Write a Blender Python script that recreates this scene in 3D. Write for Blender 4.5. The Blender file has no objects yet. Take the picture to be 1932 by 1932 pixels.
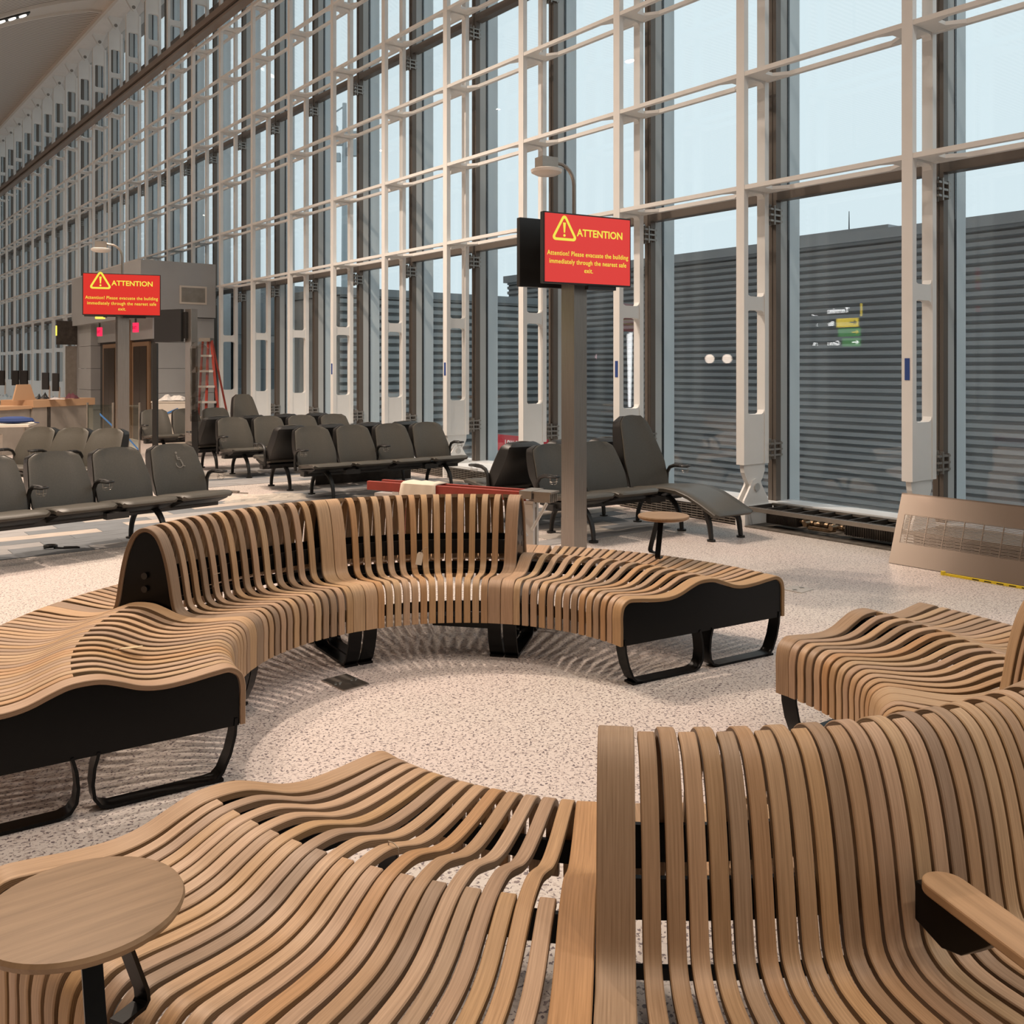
import bpy, bmesh, math, random
from mathutils import Vector, Matrix
PI = math.pi
R = math.radians
random.seed(7)
S = bpy.context.scene
COL = S.collection
# ------------------------------------------------------------------ camera, world, exposure, lights
FPX, HOR, IMG = 1790.0, 695.5, 1932.0
cam = bpy.data.cameras.new('camera')
cam.sensor_width = 36.0
cam.lens = 36.0 * FPX / IMG
cam.shift_y = -(IMG / 2 - HOR) / IMG
cam.clip_start = 0.05
cam.clip_end = 600
camo = bpy.data.objects.new('camera', cam)
camo.location = (0, 0, 1.6)
camo.rotation_euler = (PI / 2, 0, 0)
COL.objects.link(camo)
S.camera = camo
S.view_settings.view_transform = 'Standard'
S.view_settings.look = 'None'
S.view_settings.gamma = 1
S.view_settings.use_curve_mapping = False
S.view_settings.exposure = 0.0
W = bpy.data.worlds.new('overcast')
S.world = W
W.use_nodes = True
bg = W.node_tree.nodes['Background']
bg.inputs['Color'].default_value = (0.71, 0.82, 0.87, 1)
bg.inputs['Strength'].default_value = 1.13
FA = R(37.65)                      # facade normal, from +X
NV = Vector((math.cos(FA), math.sin(FA), 0))
DV = Vector((-math.sin(FA), math.cos(FA), 0))
def FP(n, s, z=0.0):
    return NV * n + DV * s + Vector((0, 0, z))
def hall_light(n, s, z, watts, size=0.35, col=(1.0, 0.82, 0.67), spot=None):
    if spot:
        L = bpy.data.lights.new('lamp_or_fill', 'SPOT')
        L.spot_size = R(spot); L.spot_blend = 0.6; L.shadow_soft_size = size / 2
    else:
        L = bpy.data.lights.new('lamp_or_fill', 'AREA')
        L.shape = 'DISK'; L.size = size
    L.energy = watts; L.color = col
    o = bpy.data.objects.new('lamp_or_fill', L)
    o.location = FP(n, s, z)
    COL.objects.link(o)
    return o
LAMP_Z = 9.75
for s, k in ((-3, .62), (4, .82), (10, 1.55), (16, 1.6), (22, 1.6), (29, 1.7), (38, 1.6), (48, 1.8)):
    for n, w in ((-8.5, 420), (-3.0, 620), (2.0, 620)):
        hall_light(n, s, LAMP_Z, w * k, spot=92)
    hall_light(-1.0, s + 2, LAMP_Z, 80 * max(k, .8))  # weak unseen fill, added to keep the upper columns lit
for n, s in ((3.0, 11.0), (1.0, 13.0)):
    hall_light(n, s, 10.0, 2500, 0.28, spot=118)
for s in (-4.5, 0.0):
    hall_light(4.5, s, 10.6, 150, 0.4, (1.0, 0.92, 0.84))  # added unseen fills that brighten the column sides

# ------------------------------------------------------------------ helpers
def px(x, y, Y):
    return Vector(((x - 966) / FPX * Y, Y, 1.6 - (y - HOR) / FPX * Y))
def pxf(x, y, z=0.0):
    Y = FPX * (1.6 - z) / (y - HOR)
    return Vector(((x - 966) / FPX * Y, Y, z))

class MB:
    def __init__(s):
        s.v = []; s.f = []; s.m = []
    def quad_box(s, c8, mi=0):
        b = len(s.v); s.v += [tuple(p) for p in c8]
        for f in ((0, 3, 2, 1), (4, 5, 6, 7), (0, 1, 5, 4), (1, 2, 6, 5), (2, 3, 7, 6), (3, 0, 4, 7)):
            s.f.append(tuple(b + i for i in f)); s.m.append(mi)
        return s
    def box(s, x0, x1, y0, y1, z0, z1, mi=0, M=None):
        c = [Vector(p) for p in ((x0, y0, z0), (x1, y0, z0), (x1, y1, z0), (x0, y1, z0), (x0, y0, z1), (x1, y0, z1), (x1, y1, z1), (x0, y1, z1))]
        if M: c = [M @ p for p in c]
        return s.quad_box(c, mi)
    def cbox(s, x, y, z, w, d, h, mi=0, M=None):
        return s.box(x - w / 2, x + w / 2, y - d / 2, y + d / 2, z - h / 2, z + h / 2, mi, M)
    def prism(s, pts, depth, mi=0, M=None):
        """pts: list of (a,b); extruded along local third axis from 0 to depth; M maps (a,b,c)->xyz"""
        n = len(pts); b = len(s.v)
        ar = sum(pts[i][0] * pts[(i + 1) % n][1] - pts[(i + 1) % n][0] * pts[i][1] for i in range(n))
        if ar < 0: pts = pts[::-1]
        for c in (0, depth):
            for p in pts:
                q = Vector((p[0], p[1], c))
                s.v.append(tuple(M @ q if M else q))
        s.f.append(tuple(b + i for i in range(n - 1, -1, -1))); s.m.append(mi)
        s.f.append(tuple(b + n + i for i in range(n))); s.m.append(mi)
        for i in range(n):
            j = (i + 1) % n
            s.f.append((b + i, b + j, b + n + j, b + n + i)); s.m.append(mi)
        return s
    def tube(s, pts, r, seg=8, mi=0, cap=True, flat=1.0):
        pts = [Vector(p) for p in pts]; n = len(pts); b = len(s.v)
        rr = r if isinstance(r, (list, tuple)) else [r] * n
        up = None
        for i, p in enumerate(pts):
            t = (pts[min(i + 1, n - 1)] - pts[max(i - 1, 0)]).normalized()
            if up is None:
                up = Vector((0, 0, 1)) if abs(t.z) < 0.9 else Vector((1, 0, 0))
            x = t.cross(up).normalized(); y = x.cross(t).normalized(); up = y
            for k in range(seg):
                a = 2 * PI * k / seg
                s.v.append(tuple(p + x * math.cos(a) * rr[i] + y * math.sin(a) * rr[i] * flat))
        for i in range(n - 1):
            for k in range(seg):
                k2 = (k + 1) % seg
                s.f.append((b + i * seg + k, b + i * seg + k2, b + (i + 1) * seg + k2, b + (i + 1) * seg + k)); s.m.append(mi)
        if cap:
            s.f.append(tuple(b + k for k in range(seg - 1, -1, -1))); s.m.append(mi)
            s.f.append(tuple(b + (n - 1) * seg + k for k in range(seg))); s.m.append(mi)
        return s
    def cyl(s, c, r, h, seg=20, mi=0, r2=None, M=None):
        b = len(s.v); r2 = r if r2 is None else r2
        for z, q in ((0, r), (h, r2)):
            for k in range(seg):
                a = 2 * PI * k / seg
                p = Vector((c[0] + q * math.cos(a), c[1] + q * math.sin(a), c[2] + z))
                s.v.append(tuple(M @ p if M else p))
        s.f.append(tuple(b + k for k in range(seg - 1, -1, -1))); s.m.append(mi)
        s.f.append(tuple(b + seg + k for k in range(seg))); s.m.append(mi)
        for k in range(seg):
            k2 = (k + 1) % seg
            s.f.append((b + k, b + k2, b + seg + k2, b + seg + k)); s.m.append(mi)
        return s
    def lathe(s, prof, seg=24, mi=0, c=(0, 0, 0)):
        b = len(s.v); n = len(prof)
        for r, z in prof:
            for k in range(seg):
                a = 2 * PI * k / seg
                s.v.append((c[0] + r * math.cos(a), c[1] + r * math.sin(a), c[2] + z))
        for i in range(n - 1):
            for k in range(seg):
                k2 = (k + 1) % seg
                s.f.append((b + i * seg + k, b + i * seg + k2, b + (i + 1) * seg + k2, b + (i + 1) * seg + k)); s.m.append(mi)
        s.f.append(tuple(b + k for k in range(seg - 1, -1, -1))); s.m.append(mi)
        s.f.append(tuple(b + (n - 1) * seg + k for k in range(seg))); s.m.append(mi)
        return s
    def grid(s, rows, mi=0, closed=False):
        b = len(s.v); n = len(rows[0])
        for r in rows:
            s.v += [tuple(p) for p in r]
        for i in range(len(rows) - 1):
            for k in range(n if closed else n - 1):
                k2 = (k + 1) % n
                s.f.append((b + i * n + k, b + i * n + k2, b + (i + 1) * n + k2, b + (i + 1) * n + k)); s.m.append(mi)
        return s
    def mesh(s, name, mats, smooth=False, bevel=0):
        me = bpy.data.meshes.new(name)
        me.from_pydata(s.v, [], s.f)
        for m in (mats if isinstance(mats, (list, tuple)) else [mats]):
            me.materials.append(m)
        me.polygons.foreach_set('material_index', s.m)
        if bevel:
            bm = bmesh.new(); bm.from_mesh(me)
            bmesh.ops.remove_doubles(bm, verts=bm.verts, dist=1e-6)
            es = [e for e in bm.edges if len(e.link_faces) == 2 and e.calc_face_angle(0) > 0.6]
            bmesh.ops.bevel(bm, geom=es, offset=bevel, segments=2, affect='EDGES', profile=0.5)
            bm.to_mesh(me); bm.free()
        if smooth:
            me.polygons.foreach_set('use_smooth', [True] * len(me.polygons))
            try: me.set_sharp_from_angle(angle=R(40))
            except Exception: pass
        me.update()
        return me
    def build(s, name, mats, parent=None, M=None, smooth=False, bevel=0, **tags):
        return link(name, s.mesh(name, mats, smooth, bevel), parent, M, **tags)

def link(name, me, parent=None, M=None, world=None, **tags):
    o = bpy.data.objects.new(name, me)
    COL.objects.link(o)
    if parent is not None:
        o.parent = parent
    if M is not None:
        o.matrix_basis = M
    for k, v in tags.items(): o[k] = v
    return o
def thing(name, label, cat, loc=(0, 0, 0), rz=0.0, group=None):
    o = bpy.data.objects.new(name, None); COL.objects.link(o)
    o.empty_display_size = 0.1
    o.matrix_basis = Matrix.Translation(Vector(loc)) @ Matrix.Rotation(rz, 4, 'Z')
    o['label'] = label; o['category'] = cat
    if group: o['group'] = group
    return o
def struct(name, parent=None):
    o = bpy.data.objects.new(name, None); COL.objects.link(o)
    o.empty_display_size = 0.1
    if parent is None: o['kind'] = 'structure'
    else: o.parent = parent
    return o
TR = Matrix.Translation
def RZ(a): return Matrix.Rotation(a, 4, 'Z')
FM = RZ(FA)                        # local (n, s, z) -> world
def axes(o, a, b, c):
    """matrix sending (1,0,0)->a, (0,1,0)->b, (0,0,1)->c, origin->o"""
    return Matrix(((a[0], b[0], c[0], o[0]), (a[1], b[1], c[1], o[1]), (a[2], b[2], c[2], o[2]), (0, 0, 0, 1)))

_font = {}
def text_mesh(txt, size, bold=0.0, align='LEFT', depth=0.0, space=1.0):
    c = bpy.data.curves.new('lettering', 'FONT')
    c.body = txt; c.size = size; c.offset = bold; c.align_x = align; c.extrude = depth; c.resolution_u = 3; c.space_character = space
    o = bpy.data.objects.new('lettering', c); COL.objects.link(o)
    bpy.context.view_layer.update()
    me = bpy.data.meshes.new_from_object(o.evaluated_get(bpy.context.evaluated_depsgraph_get()))
    bpy.data.objects.remove(o); bpy.data.curves.remove(c)
    return me
def text(name, txt, size, mat, parent, M, bold=0.0, align='LEFT', depth=0.0008, space=1.0, **tags):
    me = text_mesh(txt, size, bold, align, depth, space)
    me.materials.clear(); me.materials.append(mat)
    return link(name, me, parent, M, **tags)

# ------------------------------------------------------------------ materials
def mat(name, col, rough=0.5, metal=0.0, spec=0.5, emit=None, es=1.0):
    m = bpy.data.materials.new(name); m.use_nodes = True
    p = m.node_tree.nodes['Principled BSDF']
    p.inputs['Base Color'].default_value = (*col, 1)
    p.inputs['Roughness'].default_value = rough
    p.inputs['Metallic'].default_value = metal
    p.inputs['Specular IOR Level'].default_value = spec
    if emit:
        p.inputs['Emission Color'].default_value = (*emit, 1)
        p.inputs['Emission Strength'].default_value = es
    return m
def nodes(m):
    return m.node_tree.nodes, m.node_tree.links, m.node_tree.nodes['Principled BSDF']
def speckle(m, scale, amt, coord='Object', detail=3, stretch=None, bump=0.0):
    """multiply base colour with soft noise"""
    N, L, p = nodes(m)
    tc = N.new('ShaderNodeTexCoord'); mp = N.new('ShaderNodeMapping'); nz = N.new('ShaderNodeTexNoise')
    nz.inputs['Scale'].default_value = scale; nz.inputs['Detail'].default_value = detail
    if stretch: mp.inputs['Scale'].default_value = stretch
    L.new(tc.outputs[coord], mp.inputs['Vector']); L.new(mp.outputs[0], nz.inputs['Vector'])
    rp = N.new('ShaderNodeValToRGB')
    c = p.inputs['Base Color'].default_value
    rp.color_ramp.elements[0].position = 0.3; rp.color_ramp.elements[1].position = 0.7
    rp.color_ramp.elements[0].color = (c[0] * (1 - amt), c[1] * (1 - amt), c[2] * (1 - amt), 1)
    rp.color_ramp.elements[1].color = (min(1, c[0] * (1 + amt)), min(1, c[1] * (1 + amt)), min(1, c[2] * (1 + amt)), 1)
    L.new(nz.outputs['Fac'], rp.inputs['Fac']); L.new(rp.outputs['Color'], p.inputs['Base Color'])
    if bump:
        b = N.new('ShaderNodeBump'); b.inputs['Strength'].default_value = bump; b.inputs['Distance'].default_value = 0.002
        L.new(nz.outputs['Fac'], b.inputs['Height']); L.new(b.outputs[0], p.inputs['Normal'])
    return m

def wood_mat(name, tints, ply=False, grain=1.0, coord='UV', su=5.0, sv=260.0, per_object=True):
    m = bpy.data.materials.new(name); m.use_nodes = True
    N, L, p = nodes(m)
    p.inputs['Roughness'].default_value = 0.48
    p.inputs['Specular IOR Level'].default_value = 0.35
    tc = N.new('ShaderNodeTexCoord'); oi = N.new('ShaderNodeObjectInfo')
    ramp = N.new('ShaderNodeValToRGB'); ramp.color_ramp.interpolation = 'LINEAR'
    el = ramp.color_ramp.elements
    for i, t in enumerate(tints):
        e = el[i] if i < 2 else el.new(1.0)
        e.position = i / (len(tints) - 1); e.color = (*t, 1)
    if per_object: L.new(oi.outputs['Random'], ramp.inputs['Fac'])
    else: ramp.inputs['Fac'].default_value = 0.4
    mp = N.new('ShaderNodeMapping'); mp.inputs['Scale'].default_value = (su, sv, 1)
    cmb = N.new('ShaderNodeCombineXYZ'); mul = N.new('ShaderNodeMath'); mul.operation = 'MULTIPLY'; mul.inputs[1].default_value = 37.0
    L.new(oi.outputs['Random'], mul.inputs[0]); L.new(mul.outputs[0], cmb.inputs['X']); L.new(mul.outputs[0], cmb.inputs['Z'])
    L.new(tc.outputs[coord], mp.inputs['Vector']); L.new(cmb.outputs[0], mp.inputs['Location'])
    nz = N.new('ShaderNodeTexNoise'); nz.inputs['Scale'].default_value = 1.0; nz.inputs['Detail'].default_value = 3; nz.inputs['Roughness'].default_value = 0.65
    L.new(mp.outputs[0], nz.inputs['Vector'])
    g = N.new('ShaderNodeValToRGB'); ge = g.color_ramp.elements
    ge[0].position = 0.3; ge[1].position = 0.68
    d = 0.30 * grain
    ge[0].color = (1 - d, 1 - d * 1.1, 1 - d * 1.25, 1); ge[1].color = (1.06, 1.06, 1.06, 1)
    L.new(nz.outputs['Fac'], g.inputs['Fac'])
    mx = N.new('ShaderNodeMixRGB'); mx.blend_type = 'MULTIPLY'; mx.inputs['Fac'].default_value = 1
    L.new(ramp.outputs['Color'], mx.inputs[1]); L.new(g.outputs['Color'], mx.inputs[2])
    out = mx.outputs[0]
    if ply:
        sp = N.new('ShaderNodeSeparateXYZ'); L.new(tc.outputs['UV'], sp.inputs[0])
        w = N.new('ShaderNodeMath'); w.operation = 'MULTIPLY'; w.inputs[1].default_value = 2 * PI / 0.0052
        L.new(sp.outputs['Y'], w.inputs[0])
        sn = N.new('ShaderNodeMath'); sn.operation = 'SINE'; L.new(w.outputs[0], sn.inputs[0])
        r2 = N.new('ShaderNodeValToRGB'); r2.color_ramp.elements[0].position = 0.35; r2.color_ramp.elements[1].position = 0.65
        r2.color_ramp.elements[0].color = (0.62, 0.58, 0.52, 1); r2.color_ramp.elements[1].color = (0.95, 0.95, 0.93, 1)
        L.new(sn.outputs[0], r2.inputs['Fac'])
        m2 = N.new('ShaderNodeMixRGB'); m2.blend_type = 'MULTIPLY'; m2.inputs['Fac'].default_value = 1
        L.new(out, m2.inputs[1]); L.new(r2.outputs['Color'], m2.inputs[2]); out = m2.outputs[0]
    L.new(out, p.inputs['Base Color'])
    b = N.new('ShaderNodeBump'); b.inputs['Strength'].default_value = 0.12; b.inputs['Distance'].default_value = 0.001
    L.new(nz.outputs['Fac'], b.inputs['Height']); L.new(b.outputs[0], p.inputs['Normal'])
    return m
TINTS = [(.44, .275, .155), (.53, .355, .205), (.50, .28, .13), (.385, .265, .17), (.55, .365, .235), (.52, .32, .155), (.33, .225, .15), (.52, .335, .21)]
M_wood = wood_mat('oak_slat', TINTS)
M_ply = wood_mat('oak_ply_edge', [tuple(c * 0.8 for c in t) for t in TINTS], ply=True)
M_tabletop = wood_mat('table_wood', [(0.285, 0.18, 0.095), (0.31, 0.195, 0.108)], coord='Object', su=4, sv=55, grain=0.8)
M_arm = wood_mat('armrest_wood', [(0.42, 0.26, 0.14), (0.45, 0.28, 0.155)], coord='Object', su=4, sv=70, grain=0.7)
M_black = mat('black_steel', (0.004, 0.004, 0.004), 0.30, 0, 0.16)
M_blackp = mat('black_plastic', (0.012, 0.011, 0.010), 0.45)
M_white = speckle(mat('white_paint', (0.775, 0.765, 0.74), 0.45), 3.0, 0.03)
M_bronze = mat('bronze_mullion', (0.145, 0.12, 0.10), 0.42, 0.3)
M_beam = mat('bronze_beam', (0.30, 0.235, 0.19), 0.35, 0.5)
M_mullside = mat('mullion_grey', (0.43, 0.455, 0.455), 0.5)
M_fin = mat('exterior_fin', (0.68, 0.72, 0.74), 0.5)
M_gasket = mat('gasket', (0.012, 0.012, 0.014), 0.6)
M_clamp = mat('clamp_dark', (0.30, 0.28, 0.255), 0.35, 0.5)
M_steel = speckle(mat('brushed_steel', (0.33, 0.295, 0.262), 0.33, 0.9), 6, 0.08, stretch=(30, 30, 1))
M_steelb = mat('brushed_steel_bright', (0.37, 0.31, 0.262), 0.30, 1.0)
_p = M_steelb.node_tree.nodes['Principled BSDF']; _p.inputs['Anisotropic'].default_value = 0.85; _p.inputs['Anisotropic Rotation'].default_value = 0.25
_t = M_steelb.node_tree.nodes.new('ShaderNodeTangent'); _t.direction_type = 'UV_MAP'; M_steelb.node_tree.links.new(_t.outputs[0], _p.inputs['Tangent'])
M_sill = mat('sill_white', (0.72, 0.74, 0.75), 0.35)
M_cloth_blue = mat('blue_cloth', (0.012, 0.035, 0.14), 0.7)
M_bluetape = mat('blue_tape', (0.02, 0.06, 0.25), 0.6)
M_red = speckle(mat('red_fibreglass', (0.32, 0.045, 0.028), 0.5), 5, 0.15)
M_alu = mat('aluminium', (0.62, 0.60, 0.57), 0.4, 0.6)
M_cream = mat('cream_cloth', (0.72, 0.62, 0.50), 0.9)
M_paper = mat('paper_tag', (0.78, 0.70, 0.58), 0.8)
M_string = mat('string', (0.42, 0.33, 0.24), 0.9)
M_uph = speckle(mat('seat_leather', (0.066, 0.059, 0.047), 0.44), 90, 0.10)
M_uphd = speckle(mat('seat_leather_worn', (0.060, 0.054, 0.045), 0.46), 90, 0.08)
M_shell = mat('seat_shell', (0.010, 0.009, 0.008), 0.42)
M_wire = mat('wire_chrome', (0.45, 0.42, 0.38), 0.3, 0.8)
M_panel = speckle(mat('composite_panel', (0.33, 0.335, 0.335), 0.45), 1.5, 0.05)
M_joint = mat('panel_joint', (0.05, 0.05, 0.05), 0.8)
M_corr = speckle(mat('corrugated_metal', (0.37, 0.38, 0.395), 0.45, 0.0), 0.6, 0.10)
M_corrl = speckle(mat('corrugated_metal_light', (0.42, 0.44, 0.445), 0.45, 0.0), 0.6, 0.10)
M_extpanel = mat('exterior_panel', (0.31, 0.335, 0.35), 0.5)
M_asphalt = speckle(mat('apron_concrete', (0.20, 0.21, 0.215), 0.85), 0.8, 0.15)
M_screen = mat('screen_red', (0.03, 0.002, 0.002), 0.3, emit=(0.72, 0.030, 0.020), es=0.95)
M_yel = mat('screen_yellow', (0.05, 0.045, 0.01), 0.4, emit=(0.90, 0.80, 0.07), es=0.95)
M_apwhite = mat('white_plastic', (0.72, 0.66, 0.60), 0.4)
M_exit = mat('exit_red', (0.3, 0.0, 0.02), 0.4, emit=(1.0, 0.03, 0.10), es=1.1)
M_exitl = mat('exit_letters', (0.1, 0.0, 0.0), 0.4, emit=(0.55, 0.0, 0.05), es=0.7)
M_beacon = mat('beacon_yellow', (0.5, 0.45, 0.03), 0.4, emit=(1.0, 0.85, 0.12), es=1.1)
M_door = mat('lift_door', (0.085, 0.062, 0.045), 0.3, 0.7)
M_doorframe = mat('lift_door_frame', (0.36, 0.23, 0.14), 0.35, 0.6)
M_ladderstep = M_alu
M_box = mat('carton_white', (0.58, 0.52, 0.45), 0.8)
M_desk = mat('desk_wood', (0.46, 0.28, 0.16), 0.5)
M_deskpanel = speckle(mat('desk_panel', (0.27, 0.235, 0.20), 0.55), 3, 0.12)
M_signred = mat('sign_red', (0.42, 0.02, 0.035), 0.5)
M_signwhite = mat('sign_white', (0.8, 0.8, 0.8), 0.5)
M_pipe = speckle(mat('bronze_pipe', (0.26, 0.18, 0.11), 0.4, 0.8), 20, 0.3)
M_dark = speckle(mat('dark_metal', (0.055, 0.046, 0.038), 0.55, 0.4), 10, 0.3)
M_debris = speckle(mat('dusty_concrete', (0.10, 0.085, 0.07), 0.9), 14, 0.4)
M_heater = speckle(mat('heater_steel', (0.30, 0.27, 0.235), 0.4, 0.7), 8, 0.1)
M_yellowtape = mat('yellow_tape', (0.75, 0.55, 0.02), 0.45)
M_globe = mat('globe_lamp', (0.9, 0.8, 0.7), 0.5, emit=(1.0, 0.80, 0.66), es=9.0)
M_globep = mat('globe_lamp_pink', (0.9, 0.7, 0.7), 0.5, emit=(1.0, 0.55, 0.62), es=7.0)
M_signlit = mat('sign_lit_white', (0.8, 0.8, 0.8), 0.5, emit=(1, 1, 1), es=10.0)
M_signyel = mat('sign_lit_yellow', (0.8, 0.6, 0.0), 0.5, emit=(1.0, 0.75, 0.05), es=5.0)
M_signgrn = mat('sign_lit_green', (0.1, 0.5, 0.1), 0.5, emit=(0.08, 0.35, 0.08), es=3.0)
M_clear = None

def floor_material():
    m = bpy.data.materials.new('terrazzo'); m.use_nodes = True
    N, L, p = nodes(m)
    tc = N.new('ShaderNodeTexCoord')
    # big soft tint
    n0 = N.new('ShaderNodeTexNoise'); n0.inputs['Scale'].default_value = 0.7; n0.inputs['Detail'].default_value = 2
    L.new(tc.outputs['Object'], n0.inputs['Vector'])
    r0 = N.new('ShaderNodeValToRGB'); e = r0.color_ramp.elements
    e[0].position = 0.35; e[1].position = 0.65
    e[0].color = (0.63, 0.57, 0.515, 1); e[1].color = (0.65, 0.555, 0.51, 1)
    L.new(n0.outputs['Fac'], r0.inputs['Fac'])
    # dark squiggly flecks
    n1 = N.new('ShaderNodeTexNoise'); n1.inputs['Scale'].default_value = 80; n1.inputs['Detail'].default_value = 1.5; n1.inputs['Distortion'].default_value = 0.6
    L.new(tc.outputs['Object'], n1.inputs['Vector'])
    r1 = N.new('ShaderNodeValToRGB'); e = r1.color_ramp.elements
    e[0].position = 0.565; e[1].position = 0.625
    e[0].color = (0, 0, 0, 1); e[1].color = (1, 1, 1, 1)
    L.new(n1.outputs['Fac'], r1.inputs['Fac'])
    mx = N.new('ShaderNodeMixRGB'); L.new(r1.outputs['Color'], mx.inputs['Fac'])
    L.new(r0.outputs['Color'], mx.inputs[1]); mx.inputs[2].default_value = (0.165, 0.13, 0.135, 1)
    # fine mid flecks
    v = N.new('ShaderNodeTexVoronoi'); v.inputs['Scale'].default_value = 95
    L.new(tc.outputs['Object'], v.inputs['Vector'])
    sp = N.new('ShaderNodeSeparateColor'); L.new(v.outputs['Color'], sp.inputs[0])
    gt = N.new('ShaderNodeMath'); gt.operation = 'GREATER_THAN'; gt.inputs[1].default_value = 0.82; L.new(sp.outputs[0], gt.inputs[0])
    h = N.new('ShaderNodeMath'); h.operation = 'MULTIPLY'; h.inputs[1].default_value = 0.45; L.new(gt.outputs[0], h.inputs[0])
    m2 = N.new('ShaderNodeMixRGB'); L.new(h.outputs[0], m2.inputs['Fac']); L.new(mx.outputs[0], m2.inputs[1]); m2.inputs[2].default_value = (0.37, 0.30, 0.27, 1)
    L.new(m2.outputs[0], p.inputs['Base Color'])
    p.inputs['Roughness'].default_value = 0.42
    p.inputs['Specular IOR Level'].default_value = 0.3
    return m
M_floor = floor_material()

def glass_material(name, tint, base=0.045):
    m = bpy.data.materials.new(name); m.use_nodes = True
    N = m.node_tree.nodes; L = m.node_tree.links; N.clear()
    out = N.new('ShaderNodeOutputMaterial'); mix = N.new('ShaderNodeMixShader')
    t = N.new('ShaderNodeBsdfTransparent'); t.inputs['Color'].default_value = (*tint, 1)
    g = N.new('ShaderNodeBsdfGlossy'); g.inputs['Roughness'].default_value = 0.0
    lw = N.new('ShaderNodeLayerWeight'); lw.inputs['Blend'].default_value = 0.5
    pw = N.new('ShaderNodeMath'); pw.operation = 'POWER'; pw.inputs[1].default_value = 5.0
    L.new(lw.outputs['Facing'], pw.inputs[0])
    ma = N.new('ShaderNodeMath'); ma.operation = 'MULTIPLY_ADD'; ma.inputs[1].default_value = 1 - base; ma.inputs[2].default_value = base
    L.new(pw.outputs[0], ma.inputs[0]); L.new(ma.outputs[0], mix.inputs['Fac'])
    L.new(t.outputs[0], mix.inputs[1]); L.new(g.outputs[0], mix.inputs[2]); L.new(mix.outputs[0], out.inputs['Surface'])
    return m
M_glass = glass_material('facade_glass', (0.965, 0.985, 0.985), 0.05)
M_film = glass_material('clear_film', (0.80, 0.78, 0.75), 0.10)
def sheet_material():
    m = bpy.data.materials.new('clear_sheet'); m.use_nodes = True
    N = m.node_tree.nodes; L = m.node_tree.links; N.clear()
    o = N.new('ShaderNodeOutputMaterial'); a = N.new('ShaderNodeMixShader'); a.inputs['Fac'].default_value = .45
    t = N.new('ShaderNodeBsdfTransparent'); p = N.new('ShaderNodeBsdfPrincipled')
    p.inputs['Base Color'].default_value = (.78, .70, .60, 1); p.inputs['Roughness'].default_value = .3
    L.new(t.outputs[0], a.inputs[1]); L.new(p.outputs[0], a.inputs[2]); L.new(a.outputs[0], o.inputs['Surface'])
    return m
M_barrier = glass_material('barrier_glass', (0.85, 0.90, 0.87), 0.04)

def slat_ceiling_material():
    m = mat('slatted_ceiling', (0.60, 0.56, 0.51), 0.6)
    N, L, p = nodes(m)
    tc = N.new('ShaderNodeTexCoord'); sp = N.new('ShaderNodeSeparateXYZ'); L.new(tc.outputs['Object'], sp.inputs[0])
    w = N.new('ShaderNodeMath'); w.operation = 'MULTIPLY'; w.inputs[1].default_value = 2 * PI / 0.16; L.new(sp.outputs['Y'], w.inputs[0])
    sn = N.new('ShaderNodeMath'); sn.operation = 'SINE'; L.new(w.outputs[0], sn.inputs[0])
    rp = N.new('ShaderNodeValToRGB'); e = rp.color_ramp.elements
    e[0].position = 0.42; e[1].position = 0.58
    e[0].color = (0.25, 0.225, 0.20, 1); e[1].color = (0.66, 0.61, 0.555, 1)
    mr = N.new('ShaderNodeMapRange'); mr.inputs['From Min'].default_value = -1; L.new(sn.outputs[0], mr.inputs['Value'])
    L.new(mr.outputs[0], rp.inputs['Fac']); L.new(rp.outputs['Color'], p.inputs['Base Color'])
    return m
M_ceil = slat_ceiling_material()
M_ceilband = mat('ceiling_band', (0.62, 0.58, 0.53), 0.6)
M_lampface = mat('downlight_face', (1, 1, 1), 0.4, emit=(1.0, 0.93, 0.84), es=3.0)
M_backwall = speckle(mat('rear_wall', (0.16, 0.15, 0.145), 0.6), 0.5, 0.25)
M_panelwall = speckle(mat('pale_wall', (0.66, 0.66, 0.655), 0.6), 0.5, 0.08)  # made pale so the unseen back wall bounces light onto the columns
CARP = [speckle(mat('carpet_' + n, c, 0.95), 5, 0.25, stretch=(1, 14, 1)) for n, c in (('slate', (0.15, 0.16, 0.17)), ('ash', (0.28, 0.27, 0.265)), ('sand', (0.40, 0.345, 0.30)), ('stone', (0.36, 0.325, 0.29)))]

# ------------------------------------------------------------------ room shell
fl = MB()
fl.box(-16, 8.62, -8, 62, -0.12, 0.0)
fl.build('floor', M_floor, None, FM, kind='structure')

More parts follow.
